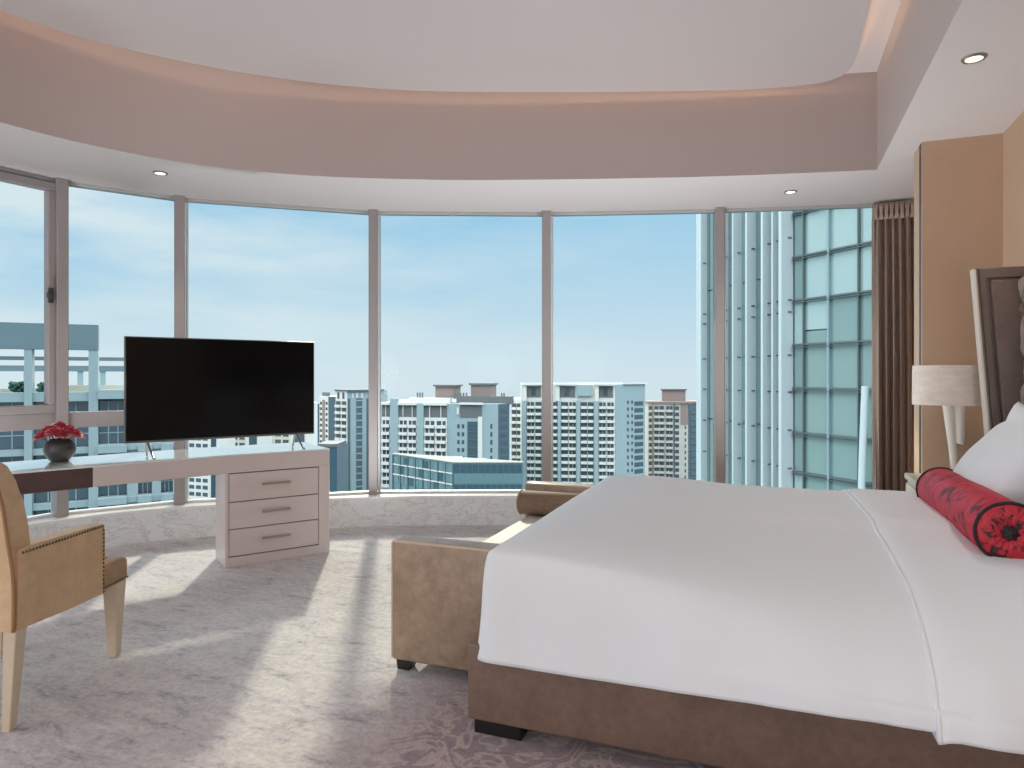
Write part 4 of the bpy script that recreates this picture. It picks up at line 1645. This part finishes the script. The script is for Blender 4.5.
# thin clouds, denser to the left of the view
mp = wn('ShaderNodeMapping')
mp.inputs['Scale'].default_value = (1.2, 1.2, 5.5)
nt.links.new(tc.outputs['Generated'], mp.inputs[0])
nz_ = wn('ShaderNodeTexNoise')
nz_.inputs['Scale'].default_value = 2.6
nz_.inputs['Detail'].default_value = 7
nz_.inputs['Roughness'].default_value = .55
nt.links.new(mp.outputs[0], nz_.inputs['Vector'])
cr = wn('ShaderNodeMapRange')
nt.links.new(nz_.outputs['Fac'], cr.inputs[0])
cr.inputs[1].default_value = .36
cr.inputs[2].default_value = .62
lr = wn('ShaderNodeMapRange')
nt.links.new(sp.outputs['X'], lr.inputs[0])
lr.inputs[1].default_value = -.15
lr.inputs[2].default_value = -.80
lr.inputs[3].default_value = .12
lr.inputs[4].default_value = .95
mu = wn('ShaderNodeMath', operation='MULTIPLY')
nt.links.new(cr.outputs[0], mu.inputs[0])
nt.links.new(lr.outputs[0], mu.inputs[1])
mx = wn('ShaderNodeMix', data_type='RGBA')
nt.links.new(mu.outputs[0], mx.inputs[0])
nt.links.new(rp.outputs[0], mx.inputs[6])
mx.inputs[7].default_value = (*lin(212, 226, 231), 1)
# unseen sky towards the zenith made brighter, added light for the room and city
br = wn('ShaderNodeMapRange')
nt.links.new(sp.outputs['Z'], br.inputs[0])
br.inputs[1].default_value = .25
br.inputs[2].default_value = .75
br.inputs[3].default_value = 1.0
br.inputs[4].default_value = 6.5
vm = wn('ShaderNodeVectorMath', operation='SCALE')
nt.links.new(mx.outputs[2], vm.inputs[0])
nt.links.new(br.outputs[0], vm.inputs['Scale'])
nt.links.new(vm.outputs[0], bg.inputs['Color'])
bg.inputs['Strength'].default_value = 1.0

def light(name, kind, loc, energy, color=(1, 1, 1), rot=(0, 0, 0), **kw):
    l = bpy.data.lights.new(name, kind)
    l.energy = energy
    l.color = color
    for k_, v_ in kw.items():
        setattr(l, k_, v_)
    o = bpy.data.objects.new(name, l)
    COL.objects.link(o)
    o.location = loc
    o.rotation_euler = rot
    return o
sd = Vector((-.506, .862, .56)).normalized()
light('sun', 'SUN', (0, 0, 50), 3.2, (1, .91, .72), sd.to_track_quat('Z', 'Y').to_euler(), angle=math.radians(2.4))
for x, y, _l in DL:
    light('ceiling_spot', 'SPOT', (x, y, SOFFIT - .02), 18, (1, .90, .78), (0, 0, 0), spot_size=math.radians(100), spot_blend=.8, shadow_soft_size=.04)
# unseen fill lights, added: rear ceiling spots, soft rear points, up-spots along the windows
for x, y in ((.85, 1.2), (.85, -1.4), (-1.8, -2.8), (-4.6, -2.0), (-4.6, .4)):
    light('ceiling_spot', 'SPOT', (x, y, SOFFIT - .02), 20, (.88, .95, 1), (0, 0, 0), spot_size=math.radians(130), spot_blend=.8, shadow_soft_size=.05)  # added spots without fittings, fill for the room
for x, y, e_ in ((-4.5, -1.2, 75), (-1.6, -2.2, 85), (.7, -1.6, 50)):
    light('room_fill', 'POINT', (x, y, 1.35), e_ * .85, (.84, .94, 1), shadow_soft_size=.5)  # added points behind the camera, only to brighten the room
for x, y, e_ in ((-.75, 4.75, 90), (-.35, 4.85, 50), (-4.5, 1.5, 70), (-4.4, 2.4, 60), (-2.9, 4.55, 70), (-1.75, 4.9, 0)):
    if e_:
        light('soffit_fill', 'SPOT', (x, y, .06), e_, (.90, .96, 1), (PI, 0, 0), spot_size=math.radians(150), spot_blend=1, shadow_soft_size=.05)  # added low spots without fittings, only to lift the soffit

C.view_settings.view_transform = 'Standard'
C.view_settings.look = 'None'
C.view_settings.exposure = .2
C.view_settings.gamma = 1
C.view_settings.use_curve_mapping = False
C.cycles.use_denoising = True
C.cycles.max_bounces = 10
C.cycles.diffuse_bounces = 6
C.cycles.transparent_max_bounces = 16
C.cycles.sample_clamp_indirect = 6
C.cycles.caustics_reflective = False
C.cycles.caustics_refractive = False
